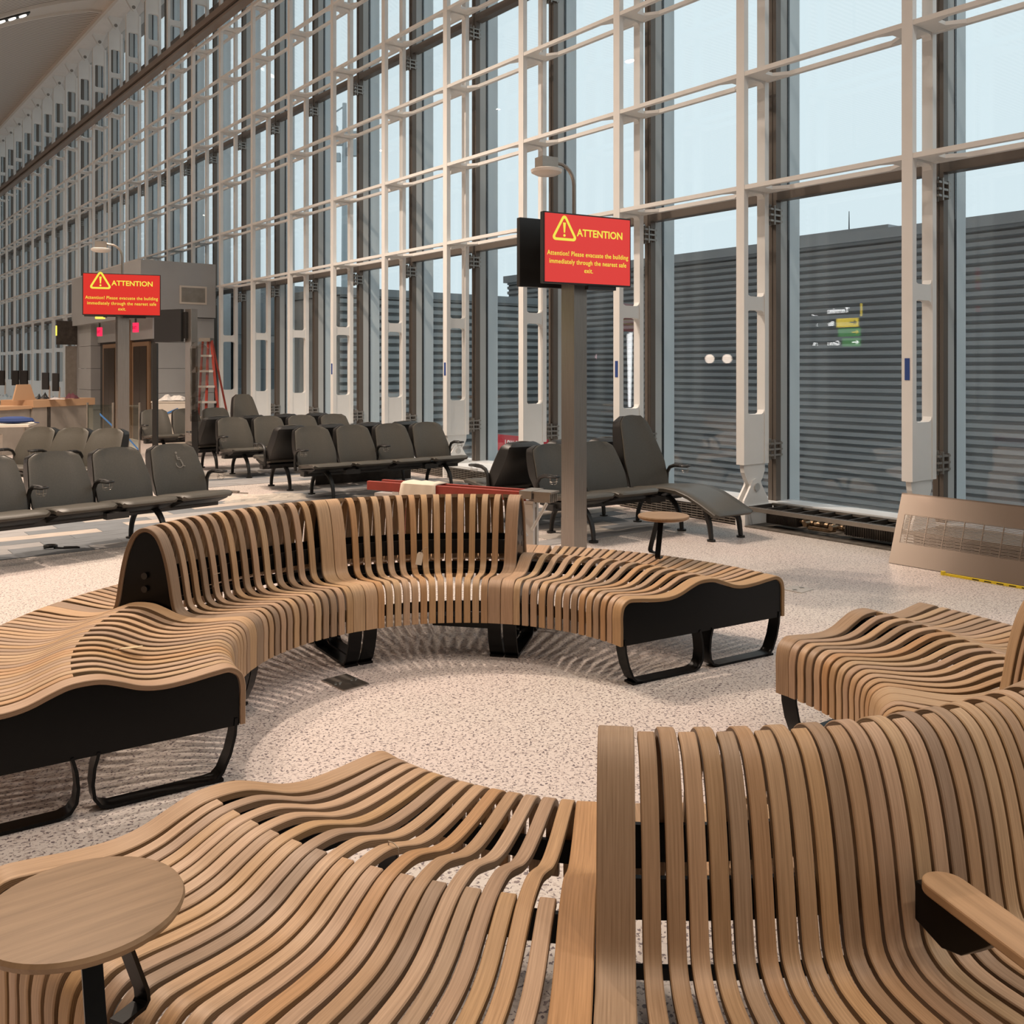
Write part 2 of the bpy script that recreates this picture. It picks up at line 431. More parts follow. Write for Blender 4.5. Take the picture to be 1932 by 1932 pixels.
def ceil_z(n):
    if n > 7.0: return 11.95
    d = 7.0 - n
    z = 11.9 - 0.30 * d - 0.055 * d * d
    return max(z, 10.1)
cb = MB()
ns = [-16, -10, -4, 0, 1.0, 1.5, 2.0, 2.5, 3.0, 3.5, 4.0, 4.5, 5.0, 5.5, 6.0, 6.5, 7.0, 7.4]
BAND = (27.7, 28.85)
for s0, s1 in ((-8, BAND[0]), (BAND[1], 62)):
    cb.grid([[Vector((n, s0, ceil_z(n))), Vector((n, s1, ceil_z(n)))] for n in ns])
ceilo = cb.build('ceiling', M_ceil, None, FM, smooth=True, kind='structure')
cb2 = MB()
cb2.grid([[Vector((n, BAND[0], ceil_z(n) - 0.03)), Vector((n, BAND[1], ceil_z(n) - 0.03))] for n in ns])
for s in BAND:
    for a, b in zip(ns, ns[1:]):
        cb2.quad_box([(a, s - .04, ceil_z(a) - .10), (b, s - .04, ceil_z(b) - .10), (b, s + .04, ceil_z(b) - .10), (a, s + .04, ceil_z(a) - .10), (a, s - .04, ceil_z(a)), (b, s - .04, ceil_z(b)), (b, s + .04, ceil_z(b)), (a, s + .04, ceil_z(a))])
cb2.build('ceiling_band', M_ceilband, ceilo, smooth=False)
MB().box(7.34, 7.42, -8, 62, 11.80, 12.02).build('edge_trim', M_ceilband, ceilo)
MB().box(7.4, 7.70, -8, 62, 12.02, 12.2).build('eaves_soffit', M_white, ceilo)
# downlight cluster in the ceiling band
n0 = 4.9
slope = (ceil_z(n0 + .3) - ceil_z(n0 - .3)) / .6
dl = thing('ceiling_downlight', 'black recessed ceiling fitting with three bright round lamps, top left', 'light', FP(n0, 28.25, ceil_z(n0) - 0.06))
dl.matrix_basis = TR(FP(n0, 28.25, ceil_z(n0) - 0.05)) @ FM @ Matrix.Rotation(-math.atan(slope), 4, 'Y')
MB().cbox(0, 0, 0, .95, 0.30, 0.05).build('housing', M_blackp, dl)
for k in (-1, 0, 1):
    MB().cyl((k * 0.29, 0, -0.045), 0.10, 0.02, 16).build('lamp', M_lampface, dl)

wl = MB(); wl.box(-16.3, -16, -8, 62, -0.1, 10.4)
wl.build('wall_left', M_backwall, None, FM, kind='structure')
MB().box(-16, 8.6, -8.3, -8, -0.1, 12.1).build('wall_back', M_panelwall, None, FM, kind='structure')
MB().box(-16, 8.6, 62, 62.3, -0.1, 12.1).build('wall_far', M_backwall, None, FM, kind='structure')
MB().box(-16.3, 9.2, -8.3, 62.3, 12.25, 12.45).build('roof', M_backwall, None, FM, kind='structure')

# ------------------------------------------------------------------ facade (local n, s, z)
PITCH = 1.805
S0 = 4.47
N0 = 7.735
LEV = [3.44, 4.59, 5.735, 6.88, 8.05, 9.15]
wr = struct('wall_right'); wr.matrix_basis = FM
NCOL = 29
cw = 0.10
c = MB()
c.box(0, .065, -cw, 0, .62, 11.62); c.box(.335, .40, -cw, 0, .62, 11.62)
solids = [(.62, 1.13), (2.20, 2.34), (10.28, 10.42), (11.12, 11.62)]
for a, b in solids: c.box(.05, .35, -cw + .01, -.01, a, b)
for z in LEV: c.box(.05, .35, -cw + .01, -.01, z - .035, z + .035)
opens = [1.13, 2.20, 2.34] + sum([[z - .035, z + .035] for z in LEV], []) + [10.28, 10.42, 11.12]
for z in opens:                      # rounded opening corners
    up = z in (1.13, 2.34, 10.42) or any(abs(z - (q + .035)) < 1e-6 for q in LEV)
    d = .045 if up else -.045
    for n1, dn in ((.065, .045), (.335, -.045)):
        c.prism([(n1, z), (n1 + dn, z), (n1 + dn * .3, z + d * .3), (n1, z + d)], cw - .02, M=axes((0, -.01, 0), (1, 0, 0), (0, 0, 1), (0, -1, 0)))
for z in LEV:                        # horizontal gusset plates either side of the column
    for sg in (1, -1):
        s1 = 0 if sg > 0 else -cw
        c.prism([(.012, s1), (.388, s1), (.388, s1 + sg * .30), (.34, s1 + sg * .30), (.25, s1 + sg * .16), (.13, s1 + sg * .16), (.06, s1 + sg * .30), (.012, s1 + sg * .30)], .034, M=TR((0, 0, z - .017)))
col_me = c.mesh('column_frame', M_white)
t = MB()
XA = lambda s0: axes((0, s0, 0), (1, 0, 0), (0, 0, 1), (0, -1, 0))
t.prism([(.02, .63), (.37, .63), (.365, .54), (.33, .47), (.27, .39), (.25, .30), (.15, .30), (.13, .39), (.07, .47), (.035, .54)], .05, M=XA(-.025))
foot_up = t.mesh('tongue_plate', M_white)
t = MB()
cl = [(-.01, .205), (.40, .205), (.385, .26), (.29, .40)] + [(.20 + .085 * math.cos(a), .40 + .075 * math.sin(a)) for a in [R(x) for x in (20, 50, 90, 130, 160)]] + [(.11, .40), (.005, .26)]
t.prism(cl, .022, M=XA(-.002)); t.prism(cl, .022, M=XA(-.076))
foot_me = t.mesh('clevis_plate', M_white)
t = MB(); t.cyl((0, 0, 0), .042, .125, 14, M=axes((.20, .0125, .385), (1, 0, 0), (0, 0, 1), (0, -1, 0)))
pin_me = t.mesh('pin', M_alu, smooth=True)
t = MB()
t.prism([(.02, 11.62), (.37, 11.62), (.33, 11.68), (.27, 11.80), (.13, 11.80), (.07, 11.68)], .05, M=XA(-.025))
t.prism([(-.05, 12.10), (.40, 12.10), (.27, 11.80), (.20, 11.72), (.13, 11.80)], .022, M=XA(-.002))
t.prism([(-.05, 12.10), (.40, 12.10), (.27, 11.80), (.20, 11.72), (.13, 11.80)], .022, M=XA(-.076))
head_me = t.mesh('head_bracket', M_white)
t = MB(); t.cyl((0, 0, 0), .05, .125, 12, M=axes((.20, .0125, 11.84), (1, 0, 0), (0, 0, 1), (0, -1, 0)))
hpin_me = t.mesh('pin', M_clamp, smooth=True)
mu = MB(); mu.box(.52, .60, -cw, 0, .2, 12.1); mu.box(.512, .522, -cw * .56, -cw * .5, .2, 12.1)
mull_me = mu.mesh('mullion', M_bronze)
mu = MB(); mu.box(.60, .71, -cw, -.005, .2, 12.1); mull2_me = mu.mesh('mullion_cheek', M_mullside)
mu = MB(); mu.box(.71, .745, -cw - .004, 0, .2, 12.1); gask_me = mu.mesh('gasket', M_gasket)
mu = MB(); mu.box(.745, .94, -cw + .01, -.01, .1, 12.1); fin_me = mu.mesh('exterior_fin', M_fin)
k = MB()
for dz in (-.075, 0, .075):
    k.box(.40, .52, -.088 + abs(dz) * .4, -.060 + abs(dz) * .4, dz - .012, dz + .012)
for dz in (-.06, .0, .06): k.box(.40, .60, -.126, -.102, dz - .010, dz + .010)
k.box(.455, .475, -.130, -.095, -.10, .10); k.box(.56, .58, -.128, -.1, -.08, .08)
k.box(.425, .445, -.098, -.04, -.11, .11); k.box(.490, .506, -.090, -.025, -.09, .09)
for dz in (-.075, .03): k.cyl((.465, -.10, dz), .014, .055, 8)
clamp_me = k.mesh('clamp', M_clamp)
for i in range(-1, NCOL):
    s = S0 + i * PITCH
    C = link('column', col_me, wr, TR((N0, s, 0)))
    for me in (foot_up, foot_me, pin_me, head_me, hpin_me):
        link(me.name, me, C)
    if i in (0, 2, 4, 6):
        MB().box(-.004, 0, -.075, -.03, 1.50, 1.69).build('blue_tape_strip', M_bluetape, C, label='strip of dark blue tape')
    Mo = link('mullion', mull_me, wr, TR((N0, s, 0)))
    for me in (mull2_me, gask_me, fin_me):
        link(me.name, me, Mo)
    for z in (.76, 3.20, 6.62, 10.0):
        link('clamp', clamp_me, Mo, TR((0, 0, z)))
rail_f = MB().box(.005, .06, 0, PITCH - cw, -.022, .022).mesh('rail', M_white)
rail_r = MB().box(.345, .395, 0, PITCH - cw, -.022, .022).mesh('rail', M_white)
tran = MB().box(.52, .64, 0, PITCH - cw, -.11, .0).mesh('transom', M_bronze)
pane = {}
PZ = [(.22, 3.409), (3.411, 6.849), (6.851, 10.259), (10.261, 12.1)]
for a, b in PZ:
    pane[a] = MB().box(.715, .735, .005, PITCH - cw - .005, a, b).mesh('glass_pane', M_glass)
far = MB()
for i in range(-1, NCOL - 1):
    s = S0 + i * PITCH
    for z in LEV[:5] + ([9.12] if i < 12 else []):
        if i < 24:
            link('rail', rail_f, wr, TR((N0, s, z))); link('rail', rail_r, wr, TR((N0, s, z)))
        else:
            far.box(N0, N0 + .05, s, s + PITCH, z - .02, z + .02); far.box(N0 + .35, N0 + .4, s, s + PITCH, z - .02, z + .02)
    for z in (3.47, 6.91, 10.32):
        link('transom', tran, wr, TR((N0, s, z)))
    for a in pane:
        link('glass_pane', pane[a], wr, TR((N0, s, 0)))
far.build('distant_rails', M_white, wr, kind='stuff')
bm_ = MB(); bm_.box(N0 - .22, N0 - .01, -6, 58, 9.30, 9.44, 0); bm_.box(N0 - .17, N0 - .02, -6, 58, 9.24, 9.30, 1); bm_.box(N0 - .20, N0 - .01, -6, 58, 9.18, 9.24, 0)
bm_.build('bronze_beam', [M_beam, M_joint], wr)
MB().box(N0 - .02, N0 + 1.0, -6, 58, 12.1, 12.25).build('eaves_plate', M_white, wr)

# trench heater along the glass (setting)
ht = struct('trim_1'); ht.matrix_basis = FM
for i in range(-1, NCOL - 1):
    s = S0 + i * PITCH
    a, b = s + .01, s + PITCH - .02
    if i != 0:
        if i < 12:
            g = MB(); g.box(N0 + .03, N0 + .05, a, b, .005, .165)
            g.build('heater_back', M_dark, ht)
            g = MB()
            for k in range(6): g.box(N0, N0 + .012, a, b, .012 + k * .026, .024 + k * .026)
            n = 24
            for k in range(n + 1): g.box(N0 + .002, N0 + .01, a + (b - a - .006) * k / n, a + (b - a - .006) * k / n + .006, .012, .16)
            g.build('grille', M_heater, ht, kind='stuff')
        g = MB(); g.box(N0 - .005, N0 + .47, a - .03, b + .03, .165, .20); g.build('sill', M_heater if i < 1 else M_sill, ht)
    MB().box(N0 + .47, N0 + .76, s, s + PITCH, .10, .215).build('sill', M_sill, ht)
    MB().box(N0 + .0, N0 + .42, s - cw - .01, s + .01, 0, .205).build('curb_block', M_white, ht)
# open bay with its frame and pipes
a, b = S0 + .02, S0 + PITCH - cw - .02
MB().box(N0 - .02, N0 + .46, a, b, .001, .012).build('trench_bed', M_debris, ht)
MB().box(N0 + .45, N0 + .465, a, b, .0, .18).build('trench_back', M_dark, ht)
MB().box(N0, N0 + .03, a, b, .165, .205).build('frame_rail', M_heater, ht)
MB().box(N0 + .05, N0 + .065, a, b, .175, .205).build('frame_rail', M_dark, ht)
MB().box(N0 + .42, N0 + .45, a, b, .18, .205).build('frame_rail', M_heater, ht)
rib = MB().box(N0 + .065, N0 + .42, 0, .018, .15, .20).mesh('frame_rib', M_dark)
for k in range(10): link('frame_rib', rib, ht, TR((0, a + (b - a) * k / 9 - .01, 0)))
def heater_core(s0, s1):
    g = MB(); g.box(N0 + .12, N0 + .24, s0, s1, .055, .15)
    nf = 26
    for k in range(nf): g.box(N0 + .112, N0 + .248, s0 + (s1 - s0) * k / nf, s0 + (s1 - s0) * k / nf + .004, .05, .155)
    g.build('finned_heater', M_dark, ht, kind='stuff')
heater_core(b - .52, b - .16); heater_core(a + .02, a + .62)
for sa, sb in ((b - .52, b - .93), (a + .62, a + .95)):
    d = 1 if sb > sa else -1
    p = MB()
    p.tube([(N0 + .18, sa, .10), (N0 + .18, sa + d * .1, .10), (N0 + .18, sa + d * .27, .10), (N0 + .18, sa + d * .38, .09), (N0 + .14, sa + d * .41, .075), (N0 + .10, sa + d * .37, .07), (N0 + .10, sa + d * .2, .07)], .019, 8)
    for q in (.06, .14, .22): p.tube([(N0 + .18, sa + d * q - .018, .10), (N0 + .18, sa + d * q + .018, .10)], .032, 10)
    p.tube([(N0 + .08, sa + d * .12, .10), (N0 + .18, sa + d * .12, .10)], .026, 10)
    p.build('valve_pipe', M_pipe, ht, smooth=True)

# ------------------------------------------------------------------ outside
MB().box(8.9, 80, -40, 110, -2.2, -2.0).build('ground', M_asphalt, None, FM, kind='structure')
NH = 15.5; SL = 18.26
def corrugated(name, axis, u0, u1, z0, z1, at, mats, parent, pitch=.135, depth=.052, flip=1):
    """sheet of box-section ribs running horizontally. axis 's': face at n=at looking to -n ; axis 'n': face at s=at looking to -s"""
    g = MB(); z = z0; prof = []
    while z < z1 - 1e-6:
        h = min(pitch, z1 - z)
        prof += [(0, z), (depth, z + h * .09), (depth, z + h * .40), (0, z + h * .50)]
        z += h
    prof.append((0, z1))
    if axis == 's': rows = [[Vector((at + d, u0, z)), Vector((at + d, u1, z))] for d, z in prof]
    else: rows = [[Vector((u1, at + d, z)), Vector((u0, at + d, z))] for d, z in prof]
    g.grid(rows)
    if axis == 's': g.box(at + depth, at + 4, u0, u1, z0, z1 - .02)
    else: g.box(u0, u1, at + depth, at + 3, z0, z1 - .02)
    return g.build(name, mats, parent)
ob = thing('terminal_building', 'long grey corrugated metal building beyond the glass wall', 'building', FP(NH, 8, -2), FA)
obi = ob.matrix_basis.inverted() @ FM
TOPH = 4.08
o = corrugated('corrugated_wall', 's', -8, 20.3, -2, TOPH - .18, NH, M_corr, ob); o.matrix_basis = obi
o = MB().box(NH - .10, NH + 4, -8, 20.35, TOPH - .18, TOPH).build('parapet', M_corr, ob); o.matrix_basis = obi
o = MB().box(NH - .02, NH + 4, 9.2, 12.0, TOPH, TOPH + .07).build('roof_upstand', M_corr, ob); o.matrix_basis = obi
for s in (4.0, 6.9, 10.05, 12.5, 19.9):
    g = MB(); g.cyl((NH + .1, s, TOPH), .012, .42, 6, r2=.006); o = g.build('lightning_rod', M_gasket, ob); o.matrix_basis = obi
ob2 = thing('annex_building', 'lower grey corrugated annex set square to the glass wall', 'building', FP(12, SL, -2), FA)
obi = ob2.matrix_basis.inverted() @ FM
o = corrugated('corrugated_wall', 'n', 9.45, NH - .12, -2, 3.18, SL, M_corrl, ob2, pitch=.17, depth=.08); o.matrix_basis = obi
o = MB().box(9.35, NH - .12, SL - .06, SL + 3, 3.18, 3.34).build('parapet', M_extpanel, ob2); o.matrix_basis = obi
ob3 = thing('link_building', 'smooth grey panelled link block seen through the far glass bays', 'building', FP(10.5, 23, -2), FA)
obi = ob3.matrix_basis.inverted() @ FM
for k in range(3):
    for j, (z0, z1) in enumerate(((-2, .7), (.71, 1.58), (1.59, 2.45), (2.46, 3.75))):
        o = MB().box(9.0 + k * 1.55, 9.0 + k * 1.55 + 1.54, 23, 23.1, z0, z1).build('panel', M_extpanel, ob3); o.matrix_basis = obi
o = MB().box(9.0, 13.6, 23.1, 27, -2, 3.7).build('core', M_joint, ob3); o.matrix_basis = obi
# light mast far off
p = px(650, 200, 70)
mast = thing('floodlight_mast', 'tall thin floodlight mast against the pale sky', 'mast', (p.x, 70, -2))
M_mast = mat('mast_grey', (0.42, 0.46, 0.48), 0.6)
MB().cyl((0, 0, 0), .30, p.z + 2.2, 10, r2=.16).build('pole', M_mast, mast)
for k, (dx, dz) in enumerate(((-.9, -.6), (-.5, -1.4), (.9, -1.6), (1.3, -1.0), (.6, -2.2), (-.7, -2.6))):
    MB().cbox(dx, 0, p.z + 2 + dz - 1.2, .8, .5, .6).build('floodlight', M_mast, mast)
MB().cbox(0, 0, p.z + .0, 2.6, .25, .25).build('crossarm', M_mast, mast)
MB().tube([(0, 0, p.z + 2), (-.6, 0, p.z + 1.6), (-1.2, 0, p.z + 1.2), (-1.3, 0, p.z + .6)], .06, 6).build('cable_loop', M_mast, mast)
# red clearance sign beyond the glass
pc = FP(10.6, 0, 0)
def on_n(x, y, n):
    t_ = (x - 966) / FPX
    lam = n / (t_ * NV.x + NV.y)
    return Vector((t_ * lam, lam, 1.6 - (y - HOR) / FPX * lam))
A = on_n(935, 849, 9.9); B = on_n(1034, 849, 9.9); T = on_n(935, 819, 9.9)
sgn = thing('clearance_sign', 'red sign with white letters outside the glass, partly behind a column', 'sign', A)
d = (B - A); wd = Vector((d.x, d.y, 0)).length; hh = T.z - A.z
sgn.matrix_basis = axes(A, d.normalized() if abs(d.z) < .02 else Vector((d.x, d.y, 0)).normalized(), Vector((0, 0, 1)), Vector((d.x, d.y, 0)).normalized().cross(Vector((0, 0, 1))))
MB().box(0, wd, 0, hh, -.03, 0).build('board', M_signred, sgn)
text('lettering', 'LOW CLEARANCE', hh * .62, M_signwhite, sgn, TR((wd * .5, hh * .27, .002)) @ Matrix.Scale(.62, 4, (1, 0, 0)), bold=.004, align='CENTER')
for k in (.1, .9): MB().box(wd * k - .03, wd * k + .03, -A.z - 2, 0, -.08, -.03).build('post', M_dark, sgn)

# ------------------------------------------------------------------ slatted curved benches
ZS = 0.971
RIN = 0.943
WID = 1.16
TH = 0.020
low_in = [(0, .215), (0, .30), (.0, .375), (.014, .423), (.055, .452), (.12, .450), (.22, .438), (.32, .434), (.39, .446), (.46, .473), (.52, .493), (.58, .498)]
back_in = [(0, .215), (0, .30), (.0, .375), (.014, .423), (.055, .452), (.12, .449), (.22, .436), (.32, .428), (.375, .434), (.412, .458), (.427, .51), (.440, .59), (.457, .68), (.480, .76), (.512, .825), (.545, .853), (.58, .862)]
def full(p): return p + [(WID - a, z) for a, z in p[-2::-1]]
def smooth_curve(pts, n=5):
    P = [Vector((a, z * ZS)) for a, z in pts]
    out = []
    for i in range(len(P) - 1):
        p0 = P[i - 1] if i else P[i] * 2 - P[i + 1]; p1 = P[i]; p2 = P[i + 1]
        p3 = P[i + 2] if i + 2 < len(P) else P[i + 1] * 2 - P[i]
        d1 = max((p1 - p0).length ** .5, 1e-4); d2 = max((p2 - p1).length ** .5, 1e-4); d3 = max((p3 - p2).length ** .5, 1e-4)
        m1 = (p1 - p0) / d1 - (p2 - p0) / (d1 + d2) + (p2 - p1) / d2
        m2 = (p2 - p1) / d2 - (p3 - p1) / (d2 + d3) + (p3 - p2) / d3
        m1 *= d2; m2 *= d2
        for k in range(n):
            t = k / n
            out.append(p1 * (2 * t**3 - 3 * t**2 + 1) + m1 * (t**3 - 2 * t**2 + t) + p2 * (-2 * t**3 + 3 * t**2) + m2 * (t**3 - t**2))
    out.append(P[-1]); return out
LOW = smooth_curve(full(low_in), 4); BACK = smooth_curve(full(back_in), 3)
def offset_curve(C, d):
    out = []
    for i, p in enumerate(C):
        t = (C[min(i + 1, len(C) - 1)] - C[max(i - 1, 0)]).normalized()
        nrm = Vector((t.y, -t.x))          # to the underside (curve runs inner->outer, up = left)
        out.append(p + nrm * d)
    return out
def slat_mesh(C, ylo, yhi, name):
    """bent laminated board; ylo/yhi: functions of the distance from the inner edge"""
    U = offset_curve(C, TH); n = len(C); ch = .0025
    v = []; f = []; uv = []; mi = []; L = 0
    Ls = []
    for i in range(n):
        if i: L += (C[i] - C[i - 1]).length
        Ls.append(L)
        p, q = C[i], U[i]; dn = (q - p).normalized()
        a, b = ylo(p.x), yhi(p.x)
        pc = p + dn * ch; qc = q - dn * ch
        for (o, y) in ((p, a + ch), (p, b - ch), (pc, b), (qc, b), (q, b - ch), (q, a + ch), (qc, a), (pc, a)):
            v.append((RIN + o.x, y, o.y))
    W_ = yhi(0) - ylo(0)
    vv = [ch, W_ - ch, W_, W_ + TH, W_ + TH, .0, 0, TH]
    for i in range(n - 1):
        for k in range(8):
            k2 = (k + 1) % 8
            f.append((i * 8 + k, i * 8 + k2, (i + 1) * 8 + k2, (i + 1) * 8 + k))
            side = k in (2, 6)
            if side: a_, b_ = (0, TH) if k == 2 else (TH, 0)
            else: a_, b_ = (v[i * 8 + k][1], v[i * 8 + k2][1])
            uv += [(Ls[i], a_), (Ls[i], b_), (Ls[i + 1], b_), (Ls[i + 1], a_)]
            mi.append(1 if side else 0)
    f.append(tuple(range(7, -1, -1))); uv += [(0, vv[k] * .2) for k in range(7, -1, -1)]; mi.append(1)
    f.append(tuple((n - 1) * 8 + k for k in range(8))); uv += [(Ls[-1], vv[k] * .2) for k in range(8)]; mi.append(1)
    me = bpy.data.meshes.new(name); me.from_pydata(v, [], f)
    bm = bmesh.new(); bm.from_mesh(me); bmesh.ops.recalc_face_normals(bm, faces=bm.faces); bm.to_mesh(me); bm.free()
    me.materials.append(M_wood); me.materials.append(M_ply)
    me.polygons.foreach_set('material_index', mi)
    me.polygons.foreach_set('use_smooth', [True] * len(f))
    # uv from geometry (face order may flip): use nearest section
    ul = me.uv_layers.new(name='UVMap')
    for p_ in me.polygons:
        for li in p_.loop_indices:
            vi = me.loops[li].vertex_index
            sec, kk = divmod(vi, 8)
            if p_.material_index == 1 and len(p_.vertices) == 4:
                ul.data[li].uv = (Ls[sec], 0.0 if kk in (2, 7) else TH)
            else:
                ul.data[li].uv = (Ls[sec], v[vi][1])
    try: me.set_sharp_from_angle(angle=R(40))
    except Exception: pass
    return me
NW = .036
def cut(C, lo, hi): return [p for p in C if lo - 1e-6 <= p.x <= hi + 1e-6]
def half_outer(C):
    i = max(range(len(C)), key=lambda k: (C[k].y, C[k].x)) ; m = len(C) // 2
    return C[m + (2 if C is LOW else 1):]
nlo = lambda x: -NW / 2; nhi = lambda x: NW / 2
wf = lambda x: .0705 + .012 * x
SL_ME = {
    'low': slat_mesh(LOW, nlo, nhi, 'slat'), 'back': slat_mesh(BACK, nlo, nhi, 'slat'),
    'low_half': slat_mesh(half_outer(LOW), nlo, nhi, 'slat'), 'back_half': slat_mesh(half_outer(BACK), nlo, nhi, 'slat'),
    'low_a': slat_mesh(LOW, lambda x: .0015, wf, 'wide_slat'), 'back_a': slat_mesh(BACK, lambda x: .0015, wf, 'wide_slat'),
    'low_b': slat_mesh(LOW, lambda x: -wf(x), lambda x: -.0015, 'wide_slat'), 'back_b': slat_mesh(BACK, lambda x: -wf(x), lambda x: -.0015, 'wide_slat')}
def panel_mesh(C, y0):
    U = offset_curve(C, TH + .004)
    U = [p for p in U if p.y > .235 and .02 < p.x < WID - .02]
    pts = [(RIN + p.x, p.y) for p in U]
    pts = [(RIN + .028, .205)] + pts + [(RIN + WID - .028, .205)]
    # triangulated strip between the outline and the base line
    n = len(pts); g = MB()
    for yy in (y0, y0 + .010):
        for (a, z) in pts: g.v.append((a, yy, z))
        for (a, z) in pts: g.v.append((a, yy, .205))
    def idx(side, row, i): return side * 2 * n + row * n + i
    for i in range(n - 1):
        for sd in (0, 1):
            q = (idx(sd, 0, i), idx(sd, 0, i + 1), idx(sd, 1, i + 1), idx(sd, 1, i))
            g.f.append(q if sd else q[::-1]); g.m.append(0)
        g.f.append((idx(0, 0, i), idx(0, 0, i + 1), idx(1, 0, i + 1), idx(1, 0, i))); g.m.append(0)
        g.f.append((idx(0, 1, i + 1), idx(0, 1, i), idx(1, 1, i), idx(1, 1, i + 1))); g.m.append(0)
    return g.mesh('end_panel', M_black)
PAN = {('low', 'a'): panel_mesh(LOW, .012), ('low', 'b'): panel_mesh(LOW, -.022), ('back', 'a'): panel_mesh(BACK, .012), ('back', 'b'): panel_mesh(BACK, -.022)}
def sled_mesh(y0, y1, outer):
    """one flat steel loop: leg, floor bar, leg"""
    if not outer: path = [(.035, .235), (.040, .17), (.058, .10), (.088, .035), (.112, .012), (.15, .008), (.30, .008), (.495, .008), (.530, .02), (.550, .05), (.556, .10), (.550, .16), (.535, .215)]
    else: path = [(WID - a, z) for a, z in [(.035, .235), (.040, .17), (.058, .10), (.088, .035), (.112, .012), (.15, .008), (.30, .008), (.495, .008), (.530, .02), (.550, .05), (.556, .10), (.550, .16), (.535, .215)]]
    P = [Vector((a, max(z, .007))) for a, z in path]
    rows = []
    for i, p in enumerate(P):
        t = (P[min(i + 1, len(P) - 1)] - P[max(i - 1, 0)]).normalized(); nrm = Vector((t.y, -t.x)) * .006
        a, b = p + nrm, p - nrm
        rows.append([(RIN + a.x, y0, a.y), (RIN + a.x, y1, a.y), (RIN + b.x, y1, b.y), (RIN + b.x, y0, b.y)])
    g = MB(); g.grid([[Vector(q) for q in r] for r in rows], closed=True)
    g.f.append((0, 1, 2, 3)); g.m.append(0); k = 4 * (len(rows) - 1); g.f.append((k + 3, k + 2, k + 1, k)); g.m.append(0)
    xs = .085 if not outer else WID - .085 - .06
    g.box(RIN + xs, RIN + xs + .06, y0, y1, 0, .012)
    me = g.mesh('leg', M_black, smooth=True)
    bm = bmesh.new(); bm.from_mesh(me); bmesh.ops.recalc_face_normals(bm, faces=bm.faces); bm.to_mesh(me); bm.free()
    return me
SLED = {(s, o): sled_mesh(*((.006, .080) if s == 'a' else (-.080, -.006)), o) for s in 'ab' for o in (0, 1)}
def arc_rail(a0, a1, r, z0, z1, w=.014):
    g = MB(); n = 14; rows = []
    for i in range(n + 1):
        a = a0 + (a1 - a0) * i / n; c_, s_ = math.cos(a), math.sin(a)
        rows.append([Vector((r * c_, r * s_, z0)), Vector(((r + w) * c_, (r + w) * s_, z0)), Vector(((r + w) * c_, (r + w) * s_, z1)), Vector((r * c_, r * s_, z1))])
    g.grid(rows, closed=True)
    g.f.append((3, 2, 1, 0)); g.m.append(0); k = 4 * n; g.f.append((k, k + 1, k + 2, k + 3)); g.m.append(0)
    return g.mesh('rail', M_black)
def bench(C, b0, b1, kind, label, nm=13):
    b0, b1 = R(b0), R(b1); mid = (b0 + b1) / 2
    base = Vector((C[0], C[1], 0)) + Vector((math.cos(mid), math.sin(mid), 0)) * (RIN + .58)
    th = thing('curved_bench', label, 'bench', base, mid, 'curved slatted bench sections')
    inv = th.matrix_basis.inverted(); ctr = TR((C[0], C[1], 0))
    def put(me, ang, name=None): return link(name or me.name.split('.')[0], me, th, inv @ ctr @ RZ(ang))
    put(SL_ME[kind + '_a'], b0); put(SL_ME[kind + '_b'], b1)
    al = .0955; D = (b1 - b0 - 2 * al) / (nm - 1)
    cs = [b0 + al + j * D for j in range(nm)]
    for a in cs: put(SL_ME[kind], a)
    rr = RIN + .70
    e0 = b0 + (.079 + NW / 2 + .012) / rr; e1 = b1 - (.079 + NW / 2 + .012) / rr
    for a in [(b0 + .079 / rr + cs[0] - NW / 2 / rr) / 2] + [(p + q) / 2 for p, q in zip(cs, cs[1:])] + [(b1 - .079 / rr + cs[-1] + NW / 2 / rr) / 2]:
        put(SL_ME[kind + '_half'], a)
    put(PAN[kind, 'a'], b0); put(PAN[kind, 'b'], b1)
    for o in (0, 1): put(SLED['a', o], b0); put(SLED['b', o], b1)
    m0, m1 = b0 + .012, b1 - .012
    if kind == 'low': specs = [(.035, .27, .33), (.575, .385, .45), (1.11, .27, .33)]
    else: specs = [(.035, .27, .33), (.46, .515, .60), (.685, .515, .60), (.45, .395, .42), (.69, .395, .42), (1.11, .27, .33)]
    for o, z0, z1 in specs:
        link('rail', arc_rail(m0, m1, RIN + o, z0 * ZS, z1 * ZS), th, inv @ ctr)
    return th, inv @ ctr
C1 = (-.265, 4.251); B1 = [31.1, 77.7, 122.9, 169.0, 214.4]
C2 = (.362, 3.531); B2 = [220.2, 263.2, 307.5, 352.0, 395.4]
bench(C1, B1[0], B1[1], 'low', 'backless slatted bench section at the far right end, a small round table on it')
f2, i2 = bench(C1, B1[1], B1[2], 'back', 'high-backed slatted bench section facing us, a paper tag tied to its back')
f3, i3 = bench(C1, B1[2], B1[3], 'back', 'high-backed slatted bench section with an arched black end on the left')
bench(C1, B1[3], B1[4], 'low', 'backless slatted bench section at far left with a large black end panel')
bench(C2, B2[0], B2[1], 'low', 'backless slatted bench section in the lower left foreground under a round table', 12)
f6, i6 = bench(C2, B2[1], B2[2], 'back', 'high-backed slatted bench section in the lower right foreground, seen from behind with an armrest', 12)
bench(C2, B2[2], B2[3], 'back', 'high-backed slatted bench section cut off by the right picture edge', 12)
bench(C2, B2[3], B2[4], 'low', 'backless slatted bench section at the right edge below the leaning steel grille', 12)
